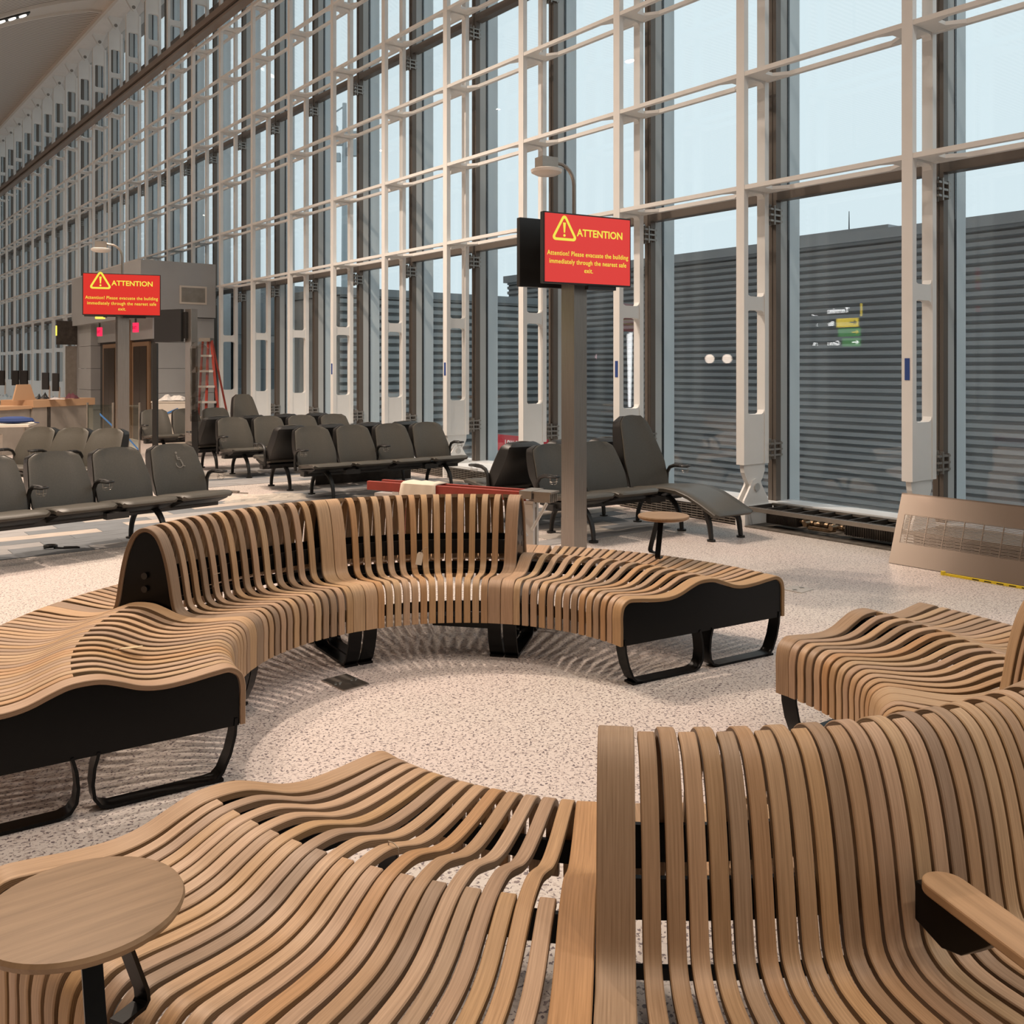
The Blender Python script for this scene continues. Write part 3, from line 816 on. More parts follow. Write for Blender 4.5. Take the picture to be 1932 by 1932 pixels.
# sockets on the arched black end, and on the other end of the back run
for (f_, i_, a, sg) in ((f3, i3, B1[3], -1), (f2, i2, B1[1], 1)):
    for z in (.56, .625):
        g = MB(); g.cyl((0, 0, 0), .016, .003, 16)
        M = i_ @ RZ(R(a)) @ axes((RIN + .58, -sg * -.0 + (.0 if sg < 0 else .0), z * ZS), (1, 0, 0), (0, 0, 1), (0, 1 if sg < 0 else -1, 0))
        g.build('socket', M_blackp, f_, M)
# cable tray under the far middle bench
g = MB(); g.box(RIN + .05, RIN + .17, .05, .40, .165, .222); g.build('cable_tray', M_black, f2, i2 @ RZ(R(B1[1])))
# armrest on the near back section
aa = R(286.0)
g = MB()
def slab(pts, z0, z1, mb): mb.prism(pts, z1 - z0, M=TR((0, 0, z0)))
x0, x1, hw = RIN + .765, RIN + 1.14, .043
pts = [(x0 + hw - hw * math.cos(a), hw * math.sin(a)) for a in [R(t) for t in range(-90, 91, 15)]] + [(x1 - hw + hw * math.cos(a), -hw * math.sin(a)) for a in [R(t) for t in range(-90, 91, 15)]]
slab(pts, .578, .600, g)
ar = g.build('armrest', M_arm, f6, i6 @ RZ(aa), bevel=.004, label='pale wooden armrest paddle with rounded end')
g = MB(); g.prism([(x0 - .015, .500), (x0 - .015, .578), (x0 + .20, .578), (x0 + .17, .55), (x0 + .11, .50), (x0 + .06, .485)], .05, M=axes((0, .025, 0), (1, 0, 0), (0, 0, 1), (0, -1, 0)))
g.build('bracket', M_black, ar, bevel=.003)

# small round tables fixed to the benches
def side_table(p, legs, label, h=.24, r=.162):
    t = thing('side_table', label, 'table', p)
    g = MB()
    prof = [(0.001, h - .026), (r - .02, h - .026), (r - .004, h - .018), (r, h - .008), (r - .003, h - .001), (r - .012, h), (.001, h)]
    g.lathe(prof, 56); g.build('table_top', M_tabletop, t, RZ(R(38)), smooth=True)
    for k in legs:
        a = R(k); ca, sa = math.cos(a), math.sin(a)
        g = MB(); rows = []
        for rr_, z in ((.045, h - .026), (.052, h - .05), (.085, .02), (.088, .008), (.094, .005), (.15, .005)):
            pass
        path = [(.060, h - .026), (.064, h - .05), (.128, .03), (.130, .012), (.122, .004), (.070, .004)]
        P = [Vector(q) for q in path]
        for i, q in enumerate(P):
            tt = (P[min(i + 1, 5)] - P[max(i - 1, 0)]).normalized(); nn = Vector((tt.y, -tt.x)) * .004
            for_w = .016
            rows.append([Vector((ca * (q + s_ * nn).x - sa * w_, sa * (q + s_ * nn).x + ca * w_, (q + s_ * nn).y)) for s_, w_ in ((1, -for_w), (1, for_w), (-1, for_w), (-1, -for_w))])
        g.grid(rows, closed=True); g.f.append((3, 2, 1, 0)); g.m.append(0); g.f.append((20, 21, 22, 23)); g.m.append(0)
        me = g.mesh('leg', M_black)
        bm = bmesh.new(); bm.from_mesh(me); bmesh.ops.recalc_face_normals(bm, faces=bm.faces); bm.to_mesh(me); bm.free()
        link('leg', me, t)
    return t
TZ = .690
p = pxf(157, 1706, TZ); side_table((p.x, p.y, TZ - .25), (-55, 65), 'round wooden side table on black legs in the lower left corner', h=.25, r=.164)
p = pxf(1252, 974, TZ); side_table((p.x, p.y, TZ - .242), (245, 120), 'round wooden side table on the far bench end, near the recliner', h=.25, r=.158)

# paper tags and strings tied to slats
def tag_on(M, parent_label, sc=1.0, paper=True):
    t = thing('paper_tag', parent_label, 'tag')
    t.matrix_basis = M
    g = MB()
    if paper:
        g.prism([(-.018, -.075), (.018, -.075), (.018, -.012), (.010, 0), (-.010, 0), (-.018, -.012)], .0015, M=axes((0, 0, 0), (1, 0, 0), (0, 0, 1), (0, -1, 0)))
        g.build('card', M_paper, t)
        g = MB(); g.tube([(0, -.003, -.012), (.004, -.004, .01), (.02, -.008, .028), (.035, -.012, .036)], .0014, 5); g.build('string', M_string, t)
    else:
        g.tube([(-.022, -.004, 0), (0, -.006, .004), (.022, -.004, .002)], .0018, 5); g.tube([(-.015, -.004, 0), (-.018, -.006, -.03), (-.022, -.002, -.06)], .0014, 5)
        g.build('string', M_string, t)
    return t
def back_frame(C, ang, o, z):
    """frame on the inner face of a back: x along the bench, y outward, z up"""
    a = R(ang); rad = Vector((math.cos(a), math.sin(a), 0)); tan = Vector((math.sin(a), -math.cos(a), 0))
    return axes(Vector((C[0], C[1], z)) + rad * (RIN + o), tan, rad, Vector((0, 0, 1)))
a_t = math.degrees(math.atan2(5.63 - C1[1], (790 - 966) / FPX * 5.63 - C1[0]))
tag_on(back_frame(C1, a_t, .366, .53) @ Matrix.Rotation(R(10), 4, 'Y'), 'cream paper tag hanging on a string from the high-backed bench')

# ------------------------------------------------------------------ airport seating rows
def seat_outline(w0, w1, w2, h):
    """half widths from the bottom to the top of a back, rounded at the top"""
    rows = []
    for k in range(13):
        t = k / 12
        w = w0 + (w1 - w0) * min(1, t / .35) if t < .35 else w1 + (w2 - w1) * ((t - .35) / .65)
        if t > .86: w -= w2 * .30 * ((t - .86) / .14) ** 2.6
        rows.append((w, t * h))
    return rows
def back_meshes(h, w0=.262, w1=.268, w2=.222, rec=.21, lounge=False):
    out = seat_outline(w0, w1, w2, h)
    pad = MB(); shell = MB(); prow = []; srow = []
    zb = .40
    for w, z in out:
        t = z / h
        y = rec * t ** 1.15
        arch = .012 * (1 - (2 * t - 1) ** 2)
        th_ = .030
        bulge = (.045 + .10 * math.sin(PI * min(1, t * .92)) ** .8) * (1.15 if lounge else 1)
        if k_end(t): bulge = .03
        cols = [-1, -.92, -.6, -.2, .2, .6, .92, 1]
        fr = [Vector((w * c, y - arch + .030 * abs(c) ** 3 * -1 + (0.012 if abs(c) > .95 else 0), zb + z + (.012 if abs(c) < .5 else .006 if abs(c) < .8 else 0) * (1 if t > .99 else 0))) for c in cols]
        bk = [Vector((p.x * .985, y + th_ - .030 * abs(c) ** 3, p.z - .004)) for p, c in zip(fr[::-1], cols[::-1])]
        prow.append(fr + bk)
        sf = [Vector((w * 1.015 * c, y + .018 - .030 * abs(c) ** 3, zb + z + (.004 if t > .9 else 0))) for c in cols]
        sb = [Vector((w * 1.0 * c * (.93 if abs(c) > .9 else .95), y + .03 + bulge * (1 - .25 * abs(c) ** 4), zb + z)) for c in cols[::-1]]
        srow.append(sf + sb)
    for mb, rows in ((pad, prow), (shell, srow)):
        mb.grid(rows, closed=True); n = len(rows[0])
        mb.f.append(tuple(range(n - 1, -1, -1))); mb.m.append(0)
        k = n * (len(rows) - 1); mb.f.append(tuple(k + i for i in range(n))); mb.m.append(0)
    return fixn(pad.mesh('backrest', M_uph, smooth=True)), fixn(shell.mesh('back_shell', M_shell, smooth=True))
def k_end(t): return t > .99
def fixn(me):
    bm = bmesh.new(); bm.from_mesh(me); bmesh.ops.recalc_face_normals(bm, faces=bm.faces); bm.to_mesh(me); bm.free()
    try: me.set_sharp_from_angle(angle=R(50))
    except Exception: pass
    return me
BK = back_meshes(.455); BKH = back_meshes(.70, .262, .272, .178, .27, True)
def pad_mesh(path, w, t, mat_, name):
    """cushion swept along a side profile (y,z)"""
    P = [Vector(q) for q in path]; rows = []
    cols = [-1, -.95, -.6, 0, .6, .95, 1]
    for i, p in enumerate(P):
        e = .86 if i in (0, len(P) - 1) else 1
        dirn = (P[min(i + 1, len(P) - 1)] - P[max(i - 1, 0)]).normalized(); nn = Vector((-dirn.y, dirn.x))
        if nn.y < 0: nn = -nn
        tt = t * (.55 if i in (0, len(P) - 1) else 1)
        top = []; bot = []
        for c in cols:
            dz = -.010 if abs(c) == 1 else (-.002 if abs(c) > .9 else .0) + .006 * abs(c)
            q = p + nn * dz; top.append(Vector((w * c * e, q.x, q.y)))
            q2 = p - nn * (tt + dz * .3); bot.append(Vector((w * c * e * .96, q2.x, q2.y)))
        rows.append(top + bot[::-1])
    g = MB(); g.grid(rows, closed=True); n = len(rows[0])
    g.f.append(tuple(range(n - 1, -1, -1))); g.m.append(0)
    k = n * (len(rows) - 1); g.f.append(tuple(k + i for i in range(n))); g.m.append(0)
    return fixn(g.mesh(name, mat_, smooth=True))
SEAT = pad_mesh([(.05, .400), (.0, .402), (-.10, .408), (-.22, .420), (-.34, .434), (-.43, .438), (-.475, .428), (-.49, .410)], .262, .045, M_uph, 'seat')
CHAISE = pad_mesh([(.05, .400), (-.10, .41), (-.30, .43), (-.48, .445), (-.64, .44), (-.80, .405), (-.96, .345), (-1.10, .285), (-1.15, .262), (-1.165, .245)], .262, .045, M_uph, 'chaise_seat')
SPAN = MB()
SPAN.prism([(-.44, .385), (-.05, .345), (.05, .345), (.05, .31), (-.18, .29), (-.42, .37)], .46, M=axes((-.23, 0, 0), (0, 1, 0), (0, 0, 1), (1, 0, 0)))
SPAN = fixn(SPAN.mesh('seat_support', M_shell))
def arm_mesh(cup=True):
    g = MB()
    g.tube([(0, .02, .33), (0, .03, .42), (0, .02, .52), (0, -.02, .575), (0, -.09, .598), (0, -.20, .602), (0, -.27, .600)], [.020, .020, .019, .019, .020, .020, .014], 8)
    return g.mesh('armrest', M_blackp, smooth=True)
ARM = arm_mesh()
g = MB()
pts = [(.050 * math.cos(2 * PI * k / 20), -.235 + .050 * math.sin(2 * PI * k / 20), .603) for k in range(21)]
g.tube(pts, .011, 6, cap=False); CUP_RING = g.mesh('cup_ring', M_blackp, smooth=True)
g = MB()
for a in (0, 90, 180, 270):
    ca, sa = math.cos(R(a)), math.sin(R(a))
    g.tube([(.044 * ca, -.235 + .044 * sa, .60), (.038 * ca, -.235 + .038 * sa, .535), (.010 * ca, -.235 + .010 * sa, .530)], .0022, 4)
g.tube([(.04 * math.cos(2 * PI * k / 12), -.235 + .04 * math.sin(2 * PI * k / 12), .555) for k in range(13)], .0018, 4, cap=False)
CUP_WIRE = g.mesh('wire_basket', M_wire)
def leg_mesh(sg):
    g = MB()
    pts = []; rr = []
    for k in range(9):
        t = k / 8
        pts.append((0, -.15 + sg * (.05 + .27 * (1 - (1 - t) ** 1.9)), .335 - .315 * t ** 1.7)); rr.append(.036 - .013 * t)
    g.tube(pts, rr, 8, flat=.75)
    g.cyl((0, pts[-1][1], 0), .045, .018, 14)
    return g.mesh('leg', M_blackp, smooth=True)
LEGF, LEGB = leg_mesh(-1), leg_mesh(1)
POWER = MB().cbox(0, -.40, .325, .20, .07, .055).mesh('power_box', M_blackp)
WHEEL = None
def seat_row(name, label, top0, ang, n, arms, legs, group, high=None, power=(), worn=False, pitch=.565, d=.0):
    """top0: world point below the middle of the first back's top edge; ang: direction of the row; seats face ang-90deg"""
    a = R(ang)
    u = Vector((math.cos(a), math.sin(a), 0)); f = Vector((math.sin(a), -math.cos(a), 0))
    org = Vector((top0[0], top0[1], 0)) + f * .21
    th = thing(name, label, 'seat row', org, a, group)
    for i in range(n):
        T = TR((i * pitch, 0, 0))
        hi = high is not None and i == high
        b = BKH if hi else BK
        o = link('backrest', b[0], th, T); link('back_shell', b[1], o)
        link('chaise_seat' if hi else 'seat', CHAISE if hi else SEAT, th, T)
        link('seat_support', SPAN, th, T)
    L = (n - 1) * pitch
    MB().box(-.27, L + .27, -.21, -.09, .275, .335).build('beam', M_blackp, th, bevel=.006)
    for x in arms:
        T = TR(((x - .5) * pitch, 0, 0))
        o = link('armrest', ARM, th, T); c_ = link('cup_ring', CUP_RING, o); link('wire_basket', CUP_WIRE, o)
    for x in legs:
        T = TR((x * pitch, 0, 0)); link('leg', LEGF, th, T); link('leg', LEGB, th, T)
    for x in power: link('power_box', POWER, th, TR(((x - .5) * pitch, 0, 0)))
    if high is not None:
        for dx in (-.2, .2):
            g = MB(); g.tube([(high * pitch + dx, -.98, .29), (high * pitch + dx, -1.03, .15), (high * pitch + dx, -1.05, .02)], [.03, .026, .022], 8); g.cyl((high * pitch + dx, -1.05, 0), .04, .018, 12)
            g.build('leg', M_blackp, th, smooth=True)
    return th
G1 = 'airport seat rows'
r1 = seat_row('seat_row', 'row of grey seats at left front, wheelchair symbol on its last backrest', (-4.83, 7.59), 49, 5, (2, 3, 5), (.0, 3.25), G1, power=(3,))
seat_row('seat_row', 'olive lit row of three seats behind the left front row, facing left', (-5.94, 12.0), -15, 3, (0, 1, 2), (.0, 2.0), G1, pitch=.50)
seat_row('seat_row', 'middle row of four grey seats with cup rings, nearest the red rail', (-2.57, 12.09), 36, 4, (0, 2, 4), (.0, 3.0), G1, power=(1, 3))
seat_row('seat_row', 'row of seats back to back with the middle row, mostly hidden', (-1.21 - .30, 13.0 + .38), 216, 4, (0, 4), (.0, 3.0), G1)
seat_row('seat_row', 'row of four grey seats behind the middle row, left of it', (-4.26, 14.4), 38, 4, (0, 2, 4), (.0, 3.0), G1, power=(1,))
seat_row('seat_row', 'row of seats back to back behind the second row, mostly hidden', (-2.95 - .30, 15.45 + .38), 218, 4, (0, 4), (.0, 3.0), G1)
seat_row('seat_row', 'farthest row of three grey seats ending in a tall recliner, before the lift block', (-6.5, 17.2), 38, 4, (0, 2), (.0, 3.0), G1, high=3)
seat_row('seat_row', 'right-hand seats with a tall recliner and long leg rest by the steel post', (.36, 9.28), 35, 3, (0, 3), (.0, 2.0), G1, high=2, power=(2,))
seat_row('seat_row', 'row of seats back to back with the right-hand recliner row', (1.26 - .24, 9.92 + .34), 215, 3, (0, 3), (.0, 2.0), G1)
# wheelchair mark on the front row
M_mark = mat('print_grey', (0.20, 0.18, 0.155), 0.5)
wm = MB()
wm.tube([(.035 * math.cos(R(k)), 0, -.02 + .035 * math.sin(R(k))) for k in range(-200, 61, 20)], .0045, 5)
wm.tube([(-.012, 0, .075), (-.012, 0, .03), (.02, 0, .025), (.035, 0, -.04), (.055, 0, -.045)], .0055, 5); wm.tube([(-.012, 0, .048), (.02, 0, .045)], .004, 5)
wm.cyl((0, 0, 0), .012, .004, 10, M=axes((-.012, 0, .098), (1, 0, 0), (0, 0, 1), (0, -1, 0)))
wm.build('wheelchair_symbol', M_mark, r1, TR((4 * .565 + .03, .098, .69)) @ Matrix.Rotation(-.42, 4, 'X') @ Matrix.Scale(.12, 4, (0, 1, 0)))

# carpet planks let into the floor under the rows
def carpet(name, cx, cy, ang, nx, ny, lx=.92, ly=.23):
    a = R(ang); root = struct(name); root.matrix_basis = TR((cx, cy, 0)) @ RZ(a); root['kind'] = 'structure'
    rnd = random.Random(int(cx * 100) + nx)
    mes = [MB().box(.002, lx - .002, .002, ly - .002, .0, .004).mesh('carpet_plank', m) for m in CARP]
    for j in range(ny):
        off = (j % 3) * lx / 3
        for i in range(nx):
            q = rnd.random(); k = 0 if q < .42 else 1 if q < .68 else 3 if q < .86 else 2
            link('carpet_plank', mes[k], root, TR(((i - nx / 2) * lx + off, (j - ny / 2) * ly, 0)))
carpet('trim_2', -4.75, 9.0, 38, 7, 10)
carpet('trim_3', -1.3, 11.9, 37, 4, 12)
q_ = FP(6.25, 7.5)
carpet('trim_4', q_.x, q_.y, 37.65, 2, 8, lx=.85)
carpet('trim_5', -3.6, 14.4, 37, 4, 9)

# ------------------------------------------------------------------ information posts with screens
def warning_screen(parent, w, h, M, txt=True):
    """screen face in local x (right), z (up), facing -y"""
    g = MB(); g.box(-w / 2, w / 2, 0, .05, -h / 2, h / 2)
    s_ = g.build('screen', M_blackp, parent, M, bevel=.003)
    if not txt: return s_
    b = .012
    MB().box(-w / 2 + b, w / 2 - b, -.003, 0, -h / 2 + b, h / 2 - b).build('display', M_screen, s_)
    def pt(x, z): return TR((x, -.0045, z)) @ Matrix.Rotation(PI / 2, 4, 'X')
    g = MB()
    def rtri(cx, cz, r, rr, seg=5):
        out = []
        for k in range(3):
            a = R(90 + 120 * k); px_, pz_ = cx + (r - rr * 2) * math.cos(a), cz + (r - rr * 2) * math.sin(a)
            for j in range(seg + 1):
                b_ = a + R(-60 + 120 * j / seg); out.append((px_ + rr * math.cos(b_), pz_ + rr * math.sin(b_)))
        return out
    k = w / .85
    cx, cz = -.232 * k, .135 * k
    A_ = rtri(cx, cz, .150 * k, .026 * k); B_ = rtri(cx, cz, .108 * k, .009 * k)
    n = len(A_); v = [(x, -.0045, z) for x, z in A_] + [(x, -.0045, z) for x, z in B_]
    g.v = v; g.f = [(i, (i + 1) % n, n + (i + 1) % n, n + i) for i in range(n)]; g.m = [0] * n
    g.prism([(cx - .013 * k, cz + .068 * k), (cx + .013 * k, cz + .068 * k), (cx + .006 * k, cz - .012 * k), (cx - .006 * k, cz - .012 * k)], .001, M=axes((0, -.0035, 0), (1, 0, 0), (0, 0, 1), (0, -1, 0)))
    g.cyl((0, 0, 0), .011 * k, .001, 12, M=axes((cx, -.0035, cz - .034 * k), (1, 0, 0), (0, 0, 1), (0, -1, 0)))
    g.build('warning_triangle', M_yel, s_)
    text('heading', 'ATTENTION', .082 * k, M_yel, s_, pt(-.112 * k, .105 * k) @ Matrix.Scale(.98, 4, (1, 0, 0)), bold=.0016 * k)
    for i, t in enumerate(('Attention! Please evacuate the building', 'immediately through the nearest safe', 'exit.')):
        text('message', t, .053 * k, M_yel, s_, pt(0, (-.058 - .064 * i) * k) @ Matrix.Scale(.87, 4, (1, 0, 0)), bold=.0003 * k, align='CENTER', space=1.07)
    return s_
def info_post(base, label, ang, zc, w=.85, h=.565, post_h=2.42, ap=2.9, gap=.16):
    t = thing('information_post', label, 'screen post', base, R(ang))
    MB().box(-.075, .075, -.075, .075, 0, post_h).build('post', M_steel, t, RZ(R(12)), bevel=.002)
    MB().box(-.076, .076, -.076, .076, 0, .36).build('base_sleeve', M_steel, t, RZ(R(12)))
    warning_screen(t, w, h, TR((0, -gap - .05, zc)))
    warning_screen(t, w, h, TR((0, gap + .05, zc)) @ RZ(PI), txt=False)
    MB().box(-.20, .20, -gap, gap, zc - .12, zc + .12).build('bracket', M_blackp, t)
    MB().box(.02, .30, -gap - .02, -gap + .03, zc - h / 2 - .03, zc - h / 2).build('speaker_bar', M_blackp, t)
    g = MB(); pts = [(0, 0, post_h - .1), (0, 0, ap - .20)]
    for k in range(0, 91, 15): pts.append((-.16 + .16 * math.cos(R(k)), 0, ap - .20 + .17 * math.sin(R(k)) ))
    pts.append((-.20, 0, ap - .025))
    g.tube(pts, .016, 8); g.build('bent_pipe', M_steel, t, smooth=True)
    MB().cbox(-.27, 0, ap - .04, .15, .12, .085).build('junction_box', M_heater, t)
    g = MB(); g.lathe([(.02, -.055), (.085, -.05), (.125, -.03), (.130, -.008), (.11, .0), (.02, .004)], 28, c=(-.27, 0, ap - .09))
    g.build('wireless_dome', M_apwhite, t, smooth=True)
    return t
ZK = 7.9
p = px(1083, 700, ZK)
info_post((p.x, ZK, 0), 'tall steel post right of centre with a red warning screen', 30, 1.6 + (695.5 - 477) / FPX * ZK, w=.86, h=.57, post_h=2.4, ap=1.6 + (695.5 - 305) / FPX * ZK)
ZK = 13.0
p = px(231, 700, ZK)
info_post((p.x, ZK, 0), 'steel post at left with a red warning screen before the lift block', 21, 1.6 + (695.5 - 558) / FPX * ZK, w=.98, h=.565, post_h=2.42, ap=1.6 + (695.5 - 458) / FPX * ZK)

# ------------------------------------------------------------------ lift block at the far glass
SB, NB, ZB = 20.85, 6.09, 3.93
lb = struct('wall_lift'); lb.matrix_basis = FM
MB().box(NB + .35, N0 - .05, SB + .15, SB + 6.0, 0, ZB).build('core', M_joint, lb)
hs = [0, .55, 1.06, 1.60, 2.17, 2.72]
for j in range(5):
    for k in range(2):
        n_a = NB + .35 + k * .66; n_b = n_a + .65
        MB().box(n_a, min(n_b, N0 - .02), SB + .10, SB + .15, hs[j] + .008, hs[j + 1]).build('panel', M_panel, lb)
MB().box(NB, N0 - .02, SB, SB + .15, 2.735, ZB).build('header_panel', M_panel, lb)
MB().box(NB, NB + .35, SB + .15, SB + 6.05, 2.72, ZB - .01).build('header_panel', M_panel, lb)
MB().box(NB, N0 - .02, SB + .15, SB + 6.05, ZB - .01, ZB + .01).build('cap', M_panel, lb)
MB().box(NB + .82, NB + 1.42, SB - .015, SB, 3.02, 3.42).build('vent_frame', M_box, lb)
MB().box(NB + .86, NB + 1.38, SB - .02, SB - .012, 3.06, 3.38).build('vent_mesh', M_heater, lb)
# front of the block (faces the hall) with two lift doors
for j in range(5):
    MB().box(NB + .12, NB + .35, SB + 4.6, SB + 6.05, hs[j] + .008, hs[j + 1]).build('panel', M_panel, lb)
MB().box(NB + .28, NB + .35, SB + .10, SB + 4.6, 2.25, 2.72).build('panel', M_panel, lb)
for sd in (SB + .45, SB + 2.95):
    MB().box(NB + .30, NB + .345, sd, sd + 1.25, 0, 2.2).build('door_frame', M_doorframe, lb)
    for k in (0, 1): MB().box(NB + .285, NB + .31, sd + .14 + k * .49, sd + .62 + k * .49, 0, 2.1).build('door_leaf', M_door, lb)
MB().box(NB + .26, NB + .35, SB + 1.75, SB + 2.9, 0, 2.72).build('panel', M_doorframe, lb)
def exit_sign(p, label):
    t = thing('exit_sign', label, 'sign', p, R(-37.65 * 0) + FA - PI / 2 + R(12))
    MB().cbox(0, 0, 0, .17, .05, .20).build('case', M_exit, t, bevel=.004)
    MB().cyl((0, 0, .10), .02, .10, 8).build('stem', M_blackp, t)
    text('lettering', 'EXIT', .085, M_exitl, t, TR((0, -.027, -.03)) @ Matrix.Rotation(PI / 2, 4, 'X'), bold=.002, align='CENTER')
exit_sign(px(188, 626, 21.6), 'small red lit exit sign below the left warning screen, left one of two')
exit_sign(px(256, 618, 19.9), 'small red lit exit sign over the right-hand lift door')
t = thing('beacon_light', 'small yellow lit beacon just under the left warning screen', 'light', px(189, 598, 20))
MB().cbox(0, 0, 0, .17, .1, .08).build('lens', M_beacon, t); MB().cbox(.10, 0, .02, .05, .1, .06).build('case', M_blackp, t)
# black display turned away, on a steel post
p = px(361, 700, 16.6)
t = thing('display_post', 'steel post carrying a black switched-off display turned away, beside the ladder', 'screen post', (p.x, 16.6, 0), R(-28))
MB().box(-.075, .075, -.07, .07, 0, 2.64).build('post', M_steel, t)
zt = 1.6 + (695.5 - 615) / FPX * 16.6
MB().box(-.72, -.06, -.18, -.11, zt - .28, zt + .29).build('screen', M_blackp, t, bevel=.004)
MB().box(-.12, .0, -.13, .02, zt - .22, zt + .24).build('bracket', M_shell, t)
p = pxf(293, 901, 0)
t = thing('black_pole', 'thin black pole standing under the black display', 'pole', (p.x, 14.9 , 0)); t.location.x = (293 - 966) / FPX * 14.9
MB().box(-.035, .035, -.035, .035, 0, 2.0).build('shaft', M_blackp, t)
MB().cyl((0, 0, 0), .16, .012, 20).build('foot', M_blackp, t)
Y = 13.7; X = (368 - 966) / FPX * Y
t = thing('wrapped_post', 'thin black post with its top wrapped in clear plastic film', 'post', (X, Y, 0), R(10))
MB().box(-.04, .04, -.03, .03, 0, 1.0).build('shaft', M_blackp, t); MB().cyl((0, 0, 0), .18, .012, 20).build('foot', M_blackp, t)
MB().box(-.035, .035, -.03, .03, 1.0, 1.93).build('panel_edge', M_dark, t)
g = MB(); rows = []
rnd = random.Random(3)
for k in range(14):
    z = .84 + 1.14 * k / 13; w = .055 if k < 13 else .03; d_ = (.03 + .10 * min(1, max(0, (k - 3) / 4))) if k < 13 else .05
    rows.append([Vector((-w - rnd.random() * .008, -.05, z)), Vector((w * .3, -.055 - rnd.random() * .01, z)), Vector((w + d_ + rnd.random() * .012, -.02, z)), Vector((w + d_, .05, z)), Vector((-w, .05, z))])
g.grid(rows, closed=True); g.f.append((0, 1, 2, 3, 4)); g.m.append(0)
g.build('plastic_wrap', M_film, t)
# red stepladder
Y = 19.0
def lp(x, y, yy=Y): return px(x, y, yy)
t = thing('stepladder', 'red fibreglass stepladder with pale treads beside the white column', 'ladder', (lp(398, 700).x, Y, 0), R(8))
inv = t.matrix_basis.inverted()
def bar(a, b, r, name, m):
    g = MB(); g.tube([inv @ a, inv @ b], r, 6); return g.build(name, m, t)
topz = 1.6 + (695.5 - 642) / FPX * Y
tl, tr_ = lp(386, 642), lp(393, 642)
bl, br = Vector((lp(388, 700).x, Y - .05, 0)), Vector((lp(420, 700).x, Y - .05, 0))
tl = Vector((lp(387, 700).x, Y + .2, topz)); tr_ = Vector((lp(392.5, 700).x, Y + .2, topz))
bar(tl, bl, .03, 'rail', M_red); bar(tr_, br, .03, 'rail', M_red)
bk1 = Vector((lp(340, 700).x, Y + 1.0, 0)); bar(Vector((lp(375, 700).x, Y + .25, topz)), bk1, .025, 'rear_rail', M_red)
bar(tr_ + Vector((0, .05, 0)), Vector((lp(416, 700).x, Y + .9, 0)), .022, 'rear_rail', M_red)
for k in range(1, 7):
    f_ = k / 7
    a_ = tr_.lerp(br, f_); b_ = tl.lerp(bl, f_) - Vector((.10 + .12 * f_, 0, 0))
    g = MB(); g.quad_box([inv @ q for q in (b_ + Vector((0, -.08, -.02)), a_ + Vector((0, -.08, -.02)), a_ + Vector((0, .06, -.02)), b_ + Vector((0, .06, -.02)), b_ + Vector((0, -.08, .02)), a_ + Vector((0, -.08, .02)), a_ + Vector((0, .06, .02)), b_ + Vector((0, .06, .02)))])
    g.build('tread', M_ladderstep, t)
g = MB(); g.quad_box([inv @ (Vector((lp(372, 700).x, Y + .1, topz - .02)) + q) for q in (Vector((0, 0, 0)), Vector((.23, 0, 0)), Vector((.23, .25, 0)), Vector((0, .25, 0)), Vector((0, 0, .07)), Vector((.23, 0, .07)), Vector((.23, .25, .07)), Vector((0, .25, .07)))])
g.build('top_cap', M_heater, t)
# white cartons with plastic on top
Y = 18.6
a0, a1 = px(286, 757, Y), px(352, 757, Y)
t = thing('carton', 'low white carton with blue tape behind the far seats', 'box', (a0.x, Y, 0), R(0))
wd = a1.x - a0.x; hz = a0.z
MB().box(0, wd, 0, .5, 0, hz).build('body', M_box, t, bevel=.01)
MB().box(-.01, wd + .01, -.01, .51, hz - .03, hz).build('lid', M_box, t)
g = MB(); g.quad_box([(wd * .28, -.016, hz - .30), (wd * .76, -.016, hz - .17), (wd * .76, -.011, hz - .17), (wd * .28, -.011, hz - .30), (wd * .28, -.016, hz - .26), (wd * .76, -.016, hz - .13), (wd * .76, -.011, hz - .13), (wd * .28, -.011, hz - .26)])
g.build('tape', mat('tape_light_blue', (0.05, 0.17, 0.42), 0.6), t, label='strip of blue tape')
def crumple(w, d, h, nx, ny, seed):
    rnd = random.Random(seed); rows = []
    for i in range(nx + 1):
        r_ = []
        for j in range(ny + 1):
            e = min(i, nx - i, j, ny - j); k_ = min(1, e / 2)
            r_.append(Vector(((i / nx - .5) * w * (1 + .1 * rnd.random()), (j / ny - .5) * d * (1 + .1 * rnd.random()), (.004 + h * rnd.random()) * (k_ if e else .12))))
        rows.append(r_)
    g = MB(); g.grid(rows); return g
t = thing('plastic_film_heap', 'crumpled clear plastic lying on top of the white carton', 'plastic film', (a0.x + .32, Y + .22, hz + .002))
crumple(.55, .4, .16, 9, 6, 5).build('film', mat('white_film', (0.62, 0.58, 0.54), 0.3), t)
c0 = pxf(500, 940, 0)
t = thing('plastic_sheet', 'crumpled clear plastic sheet lying on the floor before the middle seats', 'plastic film', (c0.x, c0.y, .003), R(20))
crumple(.95, .6, .03, 20, 16, 8).build('film', sheet_material(), t)
t = thing('loose_bracket', 'small grey metal bracket left on the floor at the end of the left front row', 'bracket', pxf(428, 930, 0), R(-20))
g = MB(); g.box(0, .16, 0, .05, 0, .03); g.box(.14, .30, .01, .035, 0, .012); g.build('angle', M_heater, t)
t = thing('cable_coil', 'black cable end lying on the floor under the left front row', 'cable', pxf(108, 1035, 0))
